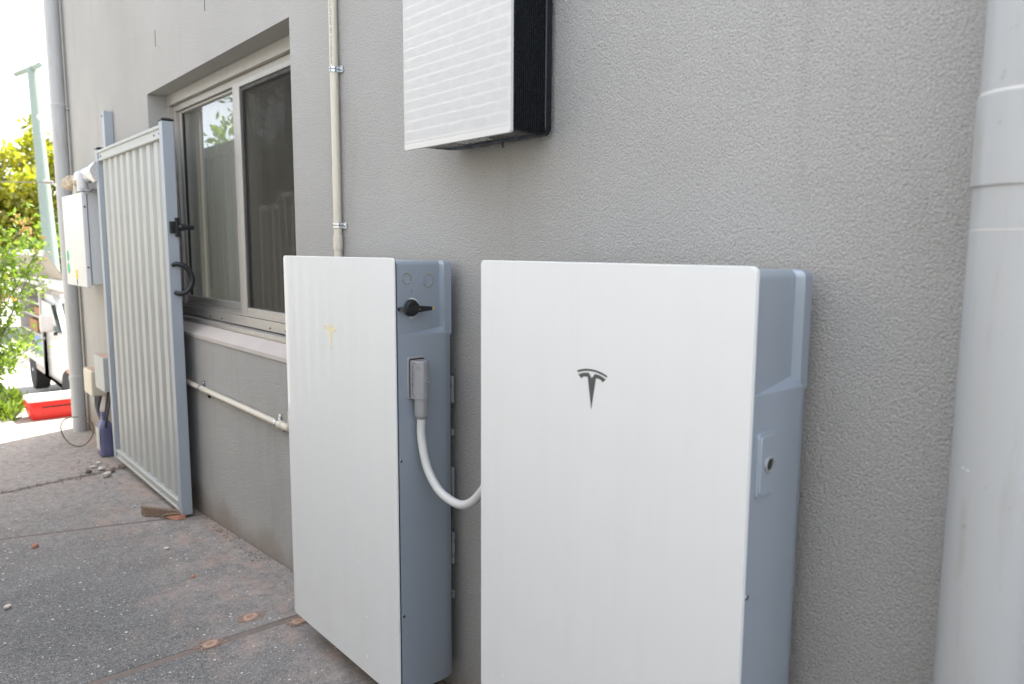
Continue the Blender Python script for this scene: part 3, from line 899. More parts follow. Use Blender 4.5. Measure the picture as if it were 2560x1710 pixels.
# ------------------------------------------------------------------ cable with its plug
cb = thing('battery_cable', (XS + 0.02, -0.15, T - 0.38), 'light grey cable looping from the left battery plug to the right battery', 'cable')
plate(cb, XS + 0.0012, rrect(-0.174, -0.122, T - 0.339, T - 0.235, 0.007), 'casing_plug', 'plug_flange', 0.0045)
plate(cb, XS + 0.0055, rrect(-0.1695, -0.1265, T - 0.3355, T - 0.2395, 0.005), 'gasket', 'seal', 0.0022)
def dprof(cy, half, depth, x, n=18):
    pts = [(x, cy - half)]
    for i in range(n + 1):
        a = math.pi * i / n
        pts.append((x + 0.010 + (depth - 0.010) * math.sin(a) ** 0.8, cy - half * math.cos(a)))
    pts.append((x, cy + half))
    return pts
hs = MB()
def hring(z, s=1.0):
    P = dprof(-0.1485, 0.0195, 0.036, XS + 0.0072)
    return [(XS + 0.0072 + (p[0] - XS - 0.0072) * s, -0.1485 + (p[1] + 0.1485) * s, z) for p in P]
hs.loft([hring(T - 0.2425, 0.90), hring(T - 0.2435, 0.96), hring(T - 0.2460, 1.0), hring(T - 0.3330, 1.0), hring(T - 0.3350, 0.97)])
plug = hs.build('plug_housing', 'casing_plug', cb, 30)
px_, py_ = XS + 0.024, -0.1485
MB().lathe((px_, py_, T - 0.335), (0, 0, -1), [(0, 0.0160), (0.040, 0.0160), (0.043, 0.0150), (0.049, 0.0115), (0.049, 0.0105)], 32).build('plug_sleeve', 'casing_plug', cb, 30)
# plug screw on its rounded face
pn = Vector((0.90, 0.30, 0)).normalized()
po = Vector((XS + 0.0072 + 0.034, -0.1485 + 0.006, T - 0.292))
sr = MB().lathe(po - pn * 0.003, pn, [(0, 0.0082), (0.0032, 0.0082), (0.0042, 0.0070), (0.0036, 0.0064), (0.0010, 0.0062), (0.0010, 0.0003)], 24).build('screw_seat', 'casing_plug', plug, 30)
MB().lathe(po - pn * 0.002, pn, [(0, 0.0056), (0.0034, 0.0056), (0.0044, 0.0042), (0.0044, 0.0022), (0.0030, 0.0020), (0.0030, 0.0002)], 20).build('screw', 'zinc', plug, 30)
# tiny print down the plug's flank (unreadable in the photo: short dashes)
rq = random.Random(5)
pm = MB()
z = T - 0.2535
while z > T - 0.324:
    h_ = rq.choice((0.0010, 0.0014, 0.0018))
    pm.box((XS + 0.0165, -0.16815, z - h_), (XS + 0.0195, -0.16765, z))
    z -= h_ + rq.choice((0.0006, 0.0008, 0.0018))
pm.build('flank_print', 'print', plug)
cpath = catmull([(px_, py_, T - 0.380), (px_ + 0.0004, -0.1490, T - 0.4315), (-0.2836, -0.148, T - 0.4947), (-0.254, -0.145, T - 0.5347), (-0.220, -0.142, T - 0.5554), (-0.1699, -0.138, T - 0.5642), (-0.1305, -0.134, T - 0.5517), (-0.0926, -0.130, T - 0.5165), (-0.055, -0.128, T - 0.46), (-0.028, -0.127, T - 0.42), (-0.0255, -0.127, T - 0.385)], 8)
MB().tube(cpath, 0.0102, 20).build('cable', 'cable_grey', cb, 60)
MB().lathe((-0.0255, -0.127, T - 0.39), (0, 0, 1), [(0, 0.0115), (0.006, 0.016), (0.05, 0.016)], 24).build('plug_sleeve', 'casing_plug', cb, 30)
MB().rbox((-0.043, -0.147, T - 0.335), (-0.001, -0.107, T - 0.242), 0.008, 3).build('plug_housing', 'casing_plug', cb, 30)

# ------------------------------------------------------------------ control box above (white front, black ribbed sides)
gb = thing('control_box', (-0.18, -0.07, T + 0.25), 'wall box with white glossy front and black ribbed sides above the batteries', 'control box')
GX0, GX1, GZ0, GZ1, GYF = -0.376, 0.0125, T + 0.253, T + 0.913, -0.140
o0 = rrect(GX0, GX1, GZ0, GZ1, 0.006)
r3 = [[(p[0], GYF + 0.007, p[1]) for p in o0], [(p[0], GYF + 0.001, p[1]) for p in o0]]
for q in (45, 90):
    r3.append([(p[0], GYF + 0.001 - 0.001 * math.sin(R(q)), p[1]) for p in inset_poly(o0, 0.001 * (1 - math.cos(R(q))))])
MB().loft(r3).build('front_panel', 'whiteglass_dimmed', gb, 30)
def bplan(y):          # the body narrows slightly to the wall
    t_ = (y - GYF) / 0.13
    return GX0 + 0.006 + 0.018 * t_, GX1 - 0.002 - 0.018 * t_
bd = MB()
xa, xb = bplan(GYF + 0.008); xc, xd = bplan(-0.012)
ob_, oc_ = rrect(xa + 0.003, xb - 0.004, GZ0 + 0.006, GZ1 - 0.006, 0.012), rrect(xc + 0.003, xd - 0.004, GZ0 + 0.012, GZ1 - 0.006, 0.012)
bd.loft([[(p[0], GYF + 0.008, p[1]) for p in ob_], [(p[0], -0.012, p[1]) for p in oc_]])
bd.build('casing', 'black_metal', gb, 30)
# ribs running down both sides and turned in at the foot
rb = MB()
NR = 17
for i in range(NR):
    y = GYF + 0.013 + i * (0.094 / (NR - 1))
    xl, xr = bplan(y)
    for s, xe in ((1, xr), (-1, xl)):
        pth = [(xe, GZ1 - 0.02)]
        for a in range(0, 91, 15):
            pth.append((xe - s * 0.013 * (1 - math.cos(R(a))), GZ0 + 0.021 - 0.013 * math.sin(R(a))))
        rings = []
        for x_, z_ in pth:
            rings.append([(x_ - s * 0.006, y - 0.0014, z_), (x_ + s * 0.0012, y - 0.0011, z_ - 0.0 ), (x_ + s * 0.0012, y + 0.0011, z_), (x_ - s * 0.006, y + 0.0014, z_)])
        rb.loft(rings)
tag(rb.build('ribs', 'black_metal', gb), kind='stuff')
# smooth back edge
be = MB()
xe0, xe1 = bplan(-0.030)
oe = rrect(xe0 - 0.001, xe1 + 0.002, GZ0 + 0.008, GZ1 - 0.004, 0.016)
be.loft([[(p[0], -0.032, p[1]) for p in inset_poly(oe, 0.003)], [(p[0], -0.029, p[1]) for p in oe], [(p[0], -0.014, p[1]) for p in oe], [(p[0], -0.010, p[1]) for p in inset_poly(oe, 0.004)]])
be.build('back_edge', 'black_metal', gb, 35)
MB().box((GX0 + 0.05, -0.0098, GZ0 + 0.03), (GX1 - 0.06, -0.0005, GZ1 - 0.03)).build('wall_bracket', 'black_metal', gb)
MB().rbox((-0.205, -0.118, GZ0 + 0.0035), (-0.110, -0.085, GZ0 + 0.0105), 0.001, 1).build('rating_label', 'zinc', gb)

# ------------------------------------------------------------------ conduits
def saddle(t, P, axis, r, side):
    """two-humped strap round a pipe with a screw lug"""
    P = Vector(P); ax = Vector(axis); sd_ = Vector(side)
    st = MB()
    for off in (-0.0048, 0.0048):
        st.lathe(P + ax * (off - 0.0042), ax, [(0, r + 0.0004), (0.0010, r + 0.0022), (0.0074, r + 0.0022), (0.0084, r + 0.0004)], 28)
    s_ = st.build('saddle_clamp', 'zinc', t, 45)
    lg = MB()
    c = P + sd_ * (r + 0.009)
    e1, e2 = sd_ * 0.010, ax * 0.009
    base_y = -0.0015
    pts = [c - e1 - e2, c + e1 - e2, c + e1 + e2, c - e1 + e2]
    top = [Vector((p.x, -0.0085 if i in (0, 3) else -0.0040, p.z)) for i, p in enumerate(pts)]
    bot = [Vector((p.x, -0.0065 if i in (0, 3) else -0.0015, p.z)) for i, p in enumerate(pts)]
    lg.loft([bot, top])
    lo_ = lg.build('lug', 'zinc', s_, 30)
    cc = c + sd_ * 0.001
    MB().lathe((cc.x, -0.004, cc.z), (0, -1, 0), [(0, 0.0058), (0.0022, 0.0055), (0.0042, 0.0035), (0.0042, 0.0003)], 16).build('screw', 'zinc', s_, 35)
    return s_
RC = 0.0125
cx, cy = -0.955, -0.0165
cv = thing('conduit', (cx, cy, T + 0.0), 'upright beige plastic conduit with printed text on the wall above the left battery', 'conduit', 'beige plastic conduits')
MB().lathe((cx, cy, T - 0.28), (0, 0, 1), [(0, RC), (2.6, RC)], 32).build('pipe', 'pvc', cv, 40)
MB().lathe((cx, cy, T + 0.018), (0, 0, 1), [(0, RC), (0, RC + 0.0022), (0.042, RC + 0.0022), (0.043, RC)], 32).build('coupling', 'pvc', cv, 35)
for z in (T + 0.558, T + 0.092, T + 1.1):
    saddle(cv, (cx, cy, z), (0, 0, 1), RC, (1, 0, 0))
# print along the conduit
def text_mesh(body, size):
    cu = bpy.data.curves.new('t', 'FONT')
    cu.body = body
    cu.size = size
    o = bpy.data.objects.new('t', cu)
    COL.objects.link(o)
    dg = bpy.context.evaluated_depsgraph_get()
    me = o.evaluated_get(dg).to_mesh()
    vs = [tuple(v.co) for v in me.vertices]
    fs = [tuple(p.vertices) for p in me.polygons]
    o.evaluated_get(dg).to_mesh_clear()
    bpy.data.objects.remove(o)
    bpy.data.curves.remove(cu)
    return vs, fs
tv, tf = text_mesh('MM POWERWAVE 14307 25MM ELECTRICAL', 0.0098)
tm = MB()
vv = []
for x, y, z in tv:
    ang = R(-62) + (0.0035 - y) / RC           # baseline runs up the pipe, letters wrap round it
    rr_ = RC + 0.00025
    vv.append((cx + rr_ * math.cos(ang), cy + rr_ * math.sin(ang), T + 0.572 + x * 1.02))
tm.add(vv, tf)
tm.build('printed_text', 'print', cv)

ch = thing('conduit', (-2.0, -0.017, T - 0.62), 'level beige conduit low on the wall under the window sill', 'conduit', 'beige plastic conduits')
hz_ = T - 0.622
MB().tube([(-3.3, -0.0165, hz_ + 0.010), (-2.4, -0.0165, hz_ + 0.002), (-1.445, -0.0165, hz_ - 0.008)], RC, 28).build('pipe', 'pvc', ch, 40)
el = catmull([(-1.445, -0.0165, hz_ - 0.008), (-1.375, -0.0165, hz_ - 0.008), (-1.345, -0.018, hz_ + 0.002), (-1.335, -0.018, hz_ + 0.03), (-1.335, -0.018, hz_ + 0.06)], 5)
MB().tube(el, RC + 0.0022, 24).build('elbow', 'pvc', ch, 50)
MB().lathe((-1.420, -0.0165, hz_ - 0.008), (-1, 0, 0), [(0, RC + 0.0022), (0, RC + 0.0034), (0.030, RC + 0.0034), (0.031, RC)], 28).build('coupling', 'pvc', ch, 35)
saddle(ch, (-1.470, -0.0165, hz_ - 0.008), (1, 0, 0), RC, (0, 0, 1))
saddle(ch, (-2.315, -0.0165, hz_ + 0.002), (1, 0, 0), RC, (0, 0, 1))
for x in (-2.25, -1.435):
    MB().rbox((x, -0.012, hz_ - 0.034), (x + 0.014, -0.0005, hz_ - 0.020), 0.003, 2).build('wall_plug', 'black', ch)

# ================================================================== GATE
gt = thing('metal_gate', (-3.05, -0.075, T - 1.243), 'pale corrugated metal gate folded back flat against the wall', 'gate')
GZB, GZT = T - 1.243, T + 0.582
XN, XF = -2.415, -3.715
for x1, nm in ((XN, 0), (XF + 0.05, 1)):
    p = MB().rbox((x1 - 0.05, -0.100, GZB), (x1, -0.050, GZT - (0.0 if nm == 0 else 0.006)), 0.0035, 2).build('post', 'gate_post', gt, 35)
    zt = GZT - (0.0 if nm == 0 else 0.006)
    cpz = MB()
    cpz.loft([[(x1 - 0.052, -0.102, zt + 0.001), (x1 + 0.002, -0.102, zt + 0.001), (x1 + 0.002, -0.048, zt + 0.001), (x1 - 0.052, -0.048, zt + 0.001)],
              [(x1 - 0.052, -0.102, zt + 0.007), (x1 + 0.002, -0.102, zt + 0.007), (x1 + 0.002, -0.048, zt + 0.007), (x1 - 0.052, -0.048, zt + 0.007)],
              [(x1 - 0.040, -0.090, zt + 0.014), (x1 - 0.010, -0.090, zt + 0.014), (x1 - 0.010, -0.060, zt + 0.014), (x1 - 0.040, -0.060, zt + 0.014)]])
    cpz.build('cap', 'black', p)
XA, XB = XF + 0.052, XN - 0.052
def rail(name, z0, z1):
    """C-section rail with a lipped face"""
    pr = [(-0.094, z0), (-0.098, z0 + 0.004), (-0.098, z0 + 0.012), (-0.092, z0 + 0.016), (-0.092, z1 - 0.020), (-0.099, z1 - 0.015), (-0.099, z1 - 0.003), (-0.094, z1), (-0.056, z1), (-0.052, z1 - 0.004), (-0.052, z0 + 0.004), (-0.056, z0)]
    return MB().prism(pr, lambda p: (XA, p[0], p[1]), lambda p: (XB, p[0], p[1])).build(name, 'gate', gt, 30)
rt = rail('top_rail', GZT - 0.075, GZT - 0.012)
rbm = rail('bottom_rail', GZB + 0.008, GZB + 0.062)
for x in (XA + 0.03, XA + 0.33, XB - 0.30, XB - 0.03, XB - 0.012):
    MB().lathe((x, -0.0918, GZB + 0.030), (0, -1, 0), [(0, 0.006), (0.003, 0.0055), (0.0045, 0.003), (0.0045, 0.0003)], 12).build('screw', 'zinc', rbm, 35)
for x in (XA + 0.05, XB - 0.10, XB - 0.02):
    MB().lathe((x, -0.0918, GZT - 0.050), (0, -1, 0), [(0, 0.005), (0.003, 0.0045), (0.004, 0.003), (0.004, 0.0003)], 12).build('screw', 'dark_screw', rt, 35)
# trapezoidal sheet
prof = []
pitch = 0.125
x = XA + 0.002
i = 0
while x < XB - 0.002:
    for fx, yy in ((0.0, -0.070), (0.030, -0.070), (0.049, -0.084), (0.105, -0.084), (0.1249, -0.070)):
        xx = x + fx
        if xx < XB - 0.002: prof.append((xx, yy))
    x += pitch
prof.append((XB - 0.002, prof[-1][1]))
sh = MB()
o_ = []
zs = (GZB + 0.058, GZB + 0.6, GZB + 1.2, GZT - 0.070)
rings = [[(a, b, z) for a, b in prof] + [(a, b + 0.0012, z) for a, b in prof[::-1]] for z in zs]
sh.loft(rings)
sh.build('sheet', 'gate', gt)
# latch
lx = XN
lt = MB().rbox((lx, -0.091, T + 0.086), (lx + 0.012, -0.060, T + 0.139), 0.003, 2).build('latch', 'black', gt, 35)
MB().rbox((lx - 0.001, -0.0665, T + 0.070), (lx + 0.016, -0.049, T + 0.156), 0.003, 2).build('keeper', 'black', lt, 35)
MB().lathe((lx + 0.010, -0.055, T + 0.113), (0, 1, 0), [(0, 0.010), (0.010, 0.016), (0.026, 0.016), (0.030, 0.011), (0.066, 0.011), (0.069, 0.008)], 20).build('knob', 'black', lt, 30)
for z in (T + 0.097, T + 0.128):
    MB().lathe((lx + 0.012, -0.082, z), (1, 0, 0), [(0, 0.0035), (0.0015, 0.003), (0.0015, 0.0002)], 10).build('screw', 'dark_screw', lt)
# bow handle
hp = catmull([(lx + 0.003, -0.088, T - 0.059), (lx + 0.013, -0.070, T - 0.052), (lx + 0.022, -0.040, T - 0.062), (lx + 0.026, -0.016, T - 0.093), (lx + 0.027, -0.010, T - 0.126), (lx + 0.026, -0.018, T - 0.156), (lx + 0.022, -0.040, T - 0.181), (lx + 0.013, -0.066, T - 0.188), (lx + 0.003, -0.082, T - 0.181)], 6)
hr = [0.0085 + 0.0045 * math.sin(math.pi * i / (len(hp) - 1)) for i in range(len(hp))]
MB().tube(hp, hr, 14).build('handle', 'black', gt, 50)

hpz = thing('hinge_post', (-3.70, -0.026, zg(-3.7)), 'pale steel post fixed upright on the wall behind the gate', 'post')
MB().rbox((-3.735, -0.049, zg(-3.7)), (-3.685, -0.001, T + 0.800), 0.003, 2).build('post', 'gate_post', hpz, 35)
MB().lathe((-3.72, -0.0495, T + 0.772), (0, -1, 0), [(0, 0.006), (0.002, 0.006), (0.002, 0.0004)], 12).build('screw_hole', 'rubber', hpz)

# wedge and brick chip under the gate
wd = MB()
wp = [Vector((-2.600, -0.232, 0)), Vector((-2.560, -0.228, 0)), Vector((-2.440, -0.090, 0)), Vector((-2.475, -0.080, 0))]
zw = zg(-2.55)
wd.loft([[(p.x, p.y, zg(p.x) + 0.001) for p in wp], [(p.x, p.y, zg(p.x) + (0.046 if i < 2 else 0.022)) for i, p in enumerate(wp)]])
wo = wd.build('timber_wedge', 'wood', None, loc=(-2.52, -0.16, zw))
tag(wo, 'weathered timber wedge on the ground under the gate post', 'wedge')
bc = MB()
bc.loft([[(-2.475, -0.160, zg(-2.45) + 0.001), (-2.395, -0.125, zg(-2.4) + 0.001), (-2.40, -0.085, zg(-2.4) + 0.001), (-2.455, -0.090, zg(-2.45) + 0.001)],
         [(-2.460, -0.150, zg(-2.45) + 0.014), (-2.402, -0.122, zg(-2.4) + 0.020), (-2.404, -0.092, zg(-2.4) + 0.019), (-2.450, -0.095, zg(-2.45) + 0.020)]])
tag(bc.build('brick_chip', 'brickchip', None, loc=(-2.43, -0.12, zg(-2.43))), 'flat terracotta brick chip beside the timber wedge', 'brick chip')
tw = MB().tube([(-2.490, -0.176, zg(-2.49) + 0.004), (-2.465, -0.155, zg(-2.46) + 0.019), (-2.435, -0.130, zg(-2.43) + 0.024), (-2.415, -0.105, zg(-2.41) + 0.024)], [0.004, 0.006, 0.006, 0.004], 8)
tag(tw.build('timber_splinter', 'wood', None, 40, loc=(-2.46, -0.14, zg(-2.46))), 'thin timber splinter lying on the brick chip', 'splinter')

# ------------------------------------------------------------------ drill dust spots, pebbles
def dust_spot(x, y, r, label):
    z = zg(x)
    n = 28
    rr = random.Random(int(r * 1e5))
    pa, pb_ = rr.uniform(0, 6), rr.uniform(0, 6)
    wob = [1 + 0.10 * math.sin(2 * 2 * math.pi * i / n + pa) + 0.09 * math.sin(3 * 2 * math.pi * i / n + pb_) + rr.uniform(-0.07, 0.07) for i in range(n)]
    def ring(s, h): return [(x + r * s * wob[i] * math.cos(2 * math.pi * i / n), y + r * s * wob[i] * math.sin(2 * math.pi * i / n) * 1.05, zg(x + r * s * math.cos(2 * math.pi * i / n)) + h) for i in range(n)]
    t = thing('drill_dust', (x, y, z), label, 'dust', 'orange drill dust spots')
    MB().loft([ring(0.74, 0.0003), ring(0.66, 0.0012), ring(0.52, 0.0022), ring(0.40, 0.0018)], cap=True).build('dust_ring', 'drill', t, 60)
    MB().loft([ring(0.36, 0.0019), ring(0.30, 0.0024)], cap=True).build('dark_centre', 'drill_core', t, 60)
    cr_ = MB()
    for _ in range(420):
        a = rr.uniform(0, 6.283); d = r * (0.5 + abs(rr.gauss(0, 0.40)))
        cxx, cyy, sz = x + d * math.cos(a), y + d * math.sin(a) * 1.2, rr.uniform(0.0008, 0.0026)
        zz = zg(cxx) + 0.0002
        cr_.add([(cxx - sz, cyy, zz), (cxx + sz * 0.6, cyy - sz, zz), (cxx + sz * 0.5, cyy + sz, zz), (cxx, cyy, zz + sz * 0.9)], [(0, 1, 3), (1, 2, 3), (2, 0, 3)])
    tag(cr_.build('dust_crumbs', 'drill', t), kind='stuff')
dust_spot(-1.139, -0.271, 0.032, 'ring of orange drill dust away from the joint, below the window')
dust_spot(-1.045, -0.431, 0.030, 'ring of orange drill dust lying on the slab joint')
dust_spot(-1.000, -0.168, 0.027, 'ring of orange drill dust at the left battery lower corner')

def pebble(x, y, r, mat, label, grp='loose stones on the path', flat_=0.6):
    bm = bmesh.new()
    bmesh.ops.create_icosphere(bm, subdivisions=2, radius=r)
    q = random.Random(int((x * 31 + y * 17) * 1000))
    ph = [q.uniform(0, 6) for _ in range(3)]
    for v in bm.verts:
        d = 1 + 0.22 * math.sin(3.1 * v.co.x / r + ph[0]) * math.cos(2.3 * v.co.y / r + ph[1]) + 0.12 * math.sin(5 * v.co.z / r + ph[2])
        v.co = v.co * d
        v.co.z *= flat_
    m_ = MB().take(bm)
    zb = min(v[2] for v in m_.v)
    m_.v = [(a + x, b + y, c - zb + zg(x) - 0.001) for a, b, c in m_.v]
    return tag(m_.build('pebble', mat, None, 50, loc=(x, y, zg(x))), label, 'stone', grp)
pebble(-3.44, -0.20, 0.024, 'stone', 'largest pale stone in the rubble beside the crack')
pebble(-3.62, -0.19, 0.019, 'stone', 'pale stone in the rubble between the crack and the jug')
pebble(-3.70, -0.22, 0.014, 'stone', 'second stone in the rubble beside the blue jug')
pebble(-3.60, -0.26, 0.016, 'bark', 'dark stone at the left end of the rubble')
pebble(-3.78, -0.17, 0.015, 'stone', 'stone in the rubble closest to the jug')
pebble(-3.52, -0.155, 0.014, 'bark', 'dark stone at the right end of the rubble')
pebble(-2.46, -0.688, 0.014, 'brickchip', 'small terracotta pebble lying alone left of the gate')
pebble(-1.62, -0.30, 0.009, 'brickchip', 'tiny orange pebble on the path below the window')
pebble(-2.02, -0.28, 0.010, 'stone', 'tiny grey pebble below the gate post')
pebble(-1.80, -0.86, 0.012, 'stone', 'tiny white pebble at the left on the dark slab')
# leaf litter and crumbs along the joints and the wall foot
rq = random.Random(21)
lit = MB()
def crumb(x, y, r):
    z = zg(x) + 0.0005
    a = rq.uniform(0, 3.14)
    v = []
    for i in range(5):
        q = a + i * 2 * math.pi / 5
        s = r * rq.uniform(0.6, 1.2)
        v.append((x + s * math.cos(q), y + s * math.sin(q), z))
    top = (x + rq.uniform(-r, r) * .3, y + rq.uniform(-r, r) * .3, z + r * rq.uniform(0.4, 0.9))
    lit.add(v + [top], [(i, (i + 1) % 5, 5) for i in range(5)])
for _ in range(150):
    y = rq.uniform(-1.2, -0.05)
    crumb(-3.607 - 0.165 * y + rq.gauss(0, 0.022), y, rq.uniform(0.003, 0.009))
for _ in range(120):
    crumb(rq.gauss(-3.62, 0.16), -0.2 + rq.gauss(0, 0.07), rq.uniform(0.002, 0.008))
for _ in range(200):
    x = rq.uniform(-2.4, -0.9)
    crumb(x, -0.006 - abs(rq.gauss(0, 0.018)), rq.uniform(0.0015, 0.004))
for _ in range(70):
    x = rq.choice((-1.72, -2.05)) + rq.gauss(0, 0.07)
    crumb(x, -0.045 + rq.gauss(0, 0.014), rq.uniform(0.003, 0.007))
tag(lit.build('grit', 'dirt'), 'crumbs of dirt and grit along the crack and wall foot', 'grit', kind='stuff')

# ================================================================== SERVICES BEYOND THE GATE
mb_ = thing('meter_box', (-4.2, 0, T - 0.2), 'white meter box on the wall beyond the gate with green and yellow stickers', 'meter box')
MB().rbox((-4.46, -0.118, T - 0.205), (-3.90, -0.002, T + 0.352), 0.006, 2).build('casing', 'meter', mb_, 35)
md = MB().rbox((-4.475, -0.150, T - 0.222), (-3.888, -0.1215, T + 0.345), 0.006, 2).build('door', 'meter', mb_, 35)
MB().rbox((-4.46, -0.1215, T - 0.21), (-3.90, -0.1185, T + 0.335), 0.001, 1).build('door_seal', 'rubber', mb_)
for z in (T - 0.035, T - 0.115):
    n = 20
    MB().loft([[(-4.395 + 0.036 * math.cos(2 * math.pi * i / n), yy, z + 0.036 * math.sin(2 * math.pi * i / n)) for i in range(n)] for yy in (-0.1505, -0.1512)]).build('round_sticker', 'green_sticker', md)
MB().box((-4.185, -0.1512, T - 0.175), (-4.125, -0.1503, T - 0.120)).build('sticker', 'yellow_sticker', md)
MB().box((-4.165, -0.1512, T - 0.212), (-4.145, -0.1503, T - 0.178)).build('sticker', 'print', md)
for z in (T + 0.26, T - 0.10):
    MB().lathe((-3.888, -0.136, z), (1, 0, 0), [(0, 0.006), (0.002, 0.005), (0.002, 0.0004)], 12).build('door_screw', 'dark_screw', md)

sm1 = thing('junction_box', (-3.83, 0, T - 0.86), 'grey junction box with dusty top under the meter box', 'junction box')
MB().rbox((-4.04, -0.110, T - 0.855), (-3.80, -0.002, T - 0.645), 0.005, 2).build('casing', 'grey_box', sm1, 35)
MB().box((-4.03, -0.105, T - 0.6455), (-3.81, -0.006, T - 0.6435)).build('dust_film', 'dusttop', sm1)
sm2 = thing('junction_box', (-4.3, 0, T - 0.9), 'cream junction box low on the wall behind the grey junction box', 'junction box')
MB().rbox((-4.42, -0.105, T - 0.945), (-4.19, -0.002, T - 0.775), 0.012, 3).build('casing', 'cream_box', sm2, 35)
MB().box((-4.41, -0.095, T - 0.7755), (-4.20, -0.012, T - 0.7735)).build('dust_film', 'dusttop', sm2)
for i, (x0, x1, zt) in enumerate(((-4.34, -4.10, -0.944), (-4.27, -4.06, -0.944), (-4.22, -4.04, -0.944), (-3.98, -4.02, -0.856), (-3.90, -3.99, -0.856))):
    pth = catmull([(x0, -0.05, T + zt), (x0 + 0.02, -0.055 - 0.01 * i, T - 1.05), (x1, -0.05 - 0.006 * i, T - 1.14), (x1, -0.05, T - 1.29)], 6)
    tag(MB().tube(pth, 0.011 if i < 3 else 0.008, 8).build('service_cable', 'cablepurple', None, 50, loc=(x1, -0.05, T - 1.29)), ('leftmost dark cable under the cream junction box', 'middle dark cable under the cream junction box', 'right-hand dark cable under the cream junction box', 'left thin cable under the grey junction box', 'right thin cable under the grey junction box')[i], 'cable', 'cables below the junction boxes')
# loop of loose wire
lw = []
lc, lr, lu = Vector((-4.345, -0.175, T - 1.180)), Vector((0.645, 0.764, 0.0)), Vector((0.02, 0.0, 1.0))
for i in range(44):
    a = R(85 + 345 * i / 43)
    lw.append(lc + lr * 0.108 * math.cos(a) + lu * (0.100 * math.sin(a) + 0.012 * math.cos(2 * a)))
tag(MB().tube(lw, 0.004, 8).build('wire_loop', 'wire', None, 50, loc=(-4.5, -0.18, zg(-4.5))), 'loop of thin loose wire standing on the path beside the downpipe', 'wire')

# blue jug
jg = thing('jug', (-3.98, -0.085, zg(-3.98)), 'dusty blue plastic jug on the ground behind the gate', 'jug')
jb = MB()
jz = zg(-3.98)
def jring(z, hx_, hy_, r, ox_=0.0):
    return [(-3.98 + ox_ + p[0], -0.086 + p[1], jz + z) for p in rrect(-hx_, hx_, -hy_, hy_, r, 4)]
jb.loft([jring(0.001, 0.052, 0.034, 0.02), jring(0.010, 0.060, 0.040, 0.022), jring(0.05, 0.060, 0.040, 0.022), jring(0.12, 0.052, 0.036, 0.022), jring(0.17, 0.059, 0.040, 0.022), jring(0.20, 0.058, 0.038, 0.022), jring(0.222, 0.040, 0.027, 0.02), jring(0.232, 0.020, 0.018, 0.015), jring(0.262, 0.018, 0.016, 0.014)])
jb.build('body', 'jug', jg, 45)
MB().lathe((-3.98, -0.086, jz + 0.262), (0, 0, 1), [(0, 0.021), (0.022, 0.020), (0.024, 0.017), (0.024, 0.001)], 20).build('cap', 'jug', jg, 35)
MB().lathe((-3.98, -0.086, jz + 0.2862), (0, 0, 1), [(0, 0.016), (0.002, 0.014), (0.0025, 0.001)], 16).build('dust_film', 'dusttop', jg)
MB().tube(catmull([(-4.035, -0.086, jz + 0.205), (-4.040, -0.086, jz + 0.25), (-4.02, -0.086, jz + 0.278), (-3.998, -0.086, jz + 0.275)], 5), 0.009, 10).build('handle', 'jug', jg, 50)
MB().rbox((-4.025, -0.1285, jz + 0.045), (-3.94, -0.1255, jz + 0.185), 0.001, 1).build('label', 'jug_label', jg)

# weathered pipe fitting and flashing above the meter box
ft = thing('service_entry', (-4.3, -0.07, T + 0.43), 'weathered beige service entry fitting with crumpled silver flashing above the meter box', 'service entry')
MB().lathe((-4.20, -0.085, T + 0.448), (-1, 0, -0.02), [(0, 0.030), (0.02, 0.036), (0.12, 0.037), (0.20, 0.034), (0.215, 0.043), (0.30, 0.048), (0.40, 0.044), (0.44, 0.026), (0.43, 0.018), (0.30, 0.018)], 24).build('horn', 'weathered', ft, 40)
MB().lathe((-4.33, -0.085, T + 0.352), (0, 0, 1), [(0, 0.022), (0.075, 0.022)], 18).build('riser', 'pvc', ft, 40)
fl = MB()
q = random.Random(4)
rings = []
for i in range(11):
    x_ = -4.20 + i * 0.052
    rr_ = 0.048 + q.uniform(-0.010, 0.016)
    rings.append([(x_ + q.uniform(-0.006, 0.006), -0.080 + (rr_ + q.uniform(-0.006, 0.006)) * math.cos(2 * math.pi * j / 18), T + 0.452 + (rr_ + q.uniform(-0.006, 0.006)) * math.sin(2 * math.pi * j / 18)) for j in range(18)])
fl.loft(rings)
fl.build('flashing', 'foil', ft, 25)
MB().lathe((-3.99, -0.12, T + 0.355), (0, 0, 1), [(0, 0.030), (0.02, 0.030), (0.11, 0.029), (0.11, 0.002)], 20).build('sleeve', 'meter', ft, 40)
ap = MB()
g_ = 9
vs = [(-4.06 + 0.22 * i / g_, -0.14 + 0.10 * j / g_, T + 0.362 - 0.0 + q.uniform(0, 0.022) - 0.02 * (i / g_)) for i in range(g_ + 1) for j in range(g_ + 1)]
ap.add(vs, [(i * (g_ + 1) + j, (i + 1) * (g_ + 1) + j, (i + 1) * (g_ + 1) + j + 1, i * (g_ + 1) + j + 1) for i in range(g_) for j in range(g_)])
ap.build('apron', 'foil', ft, 25)

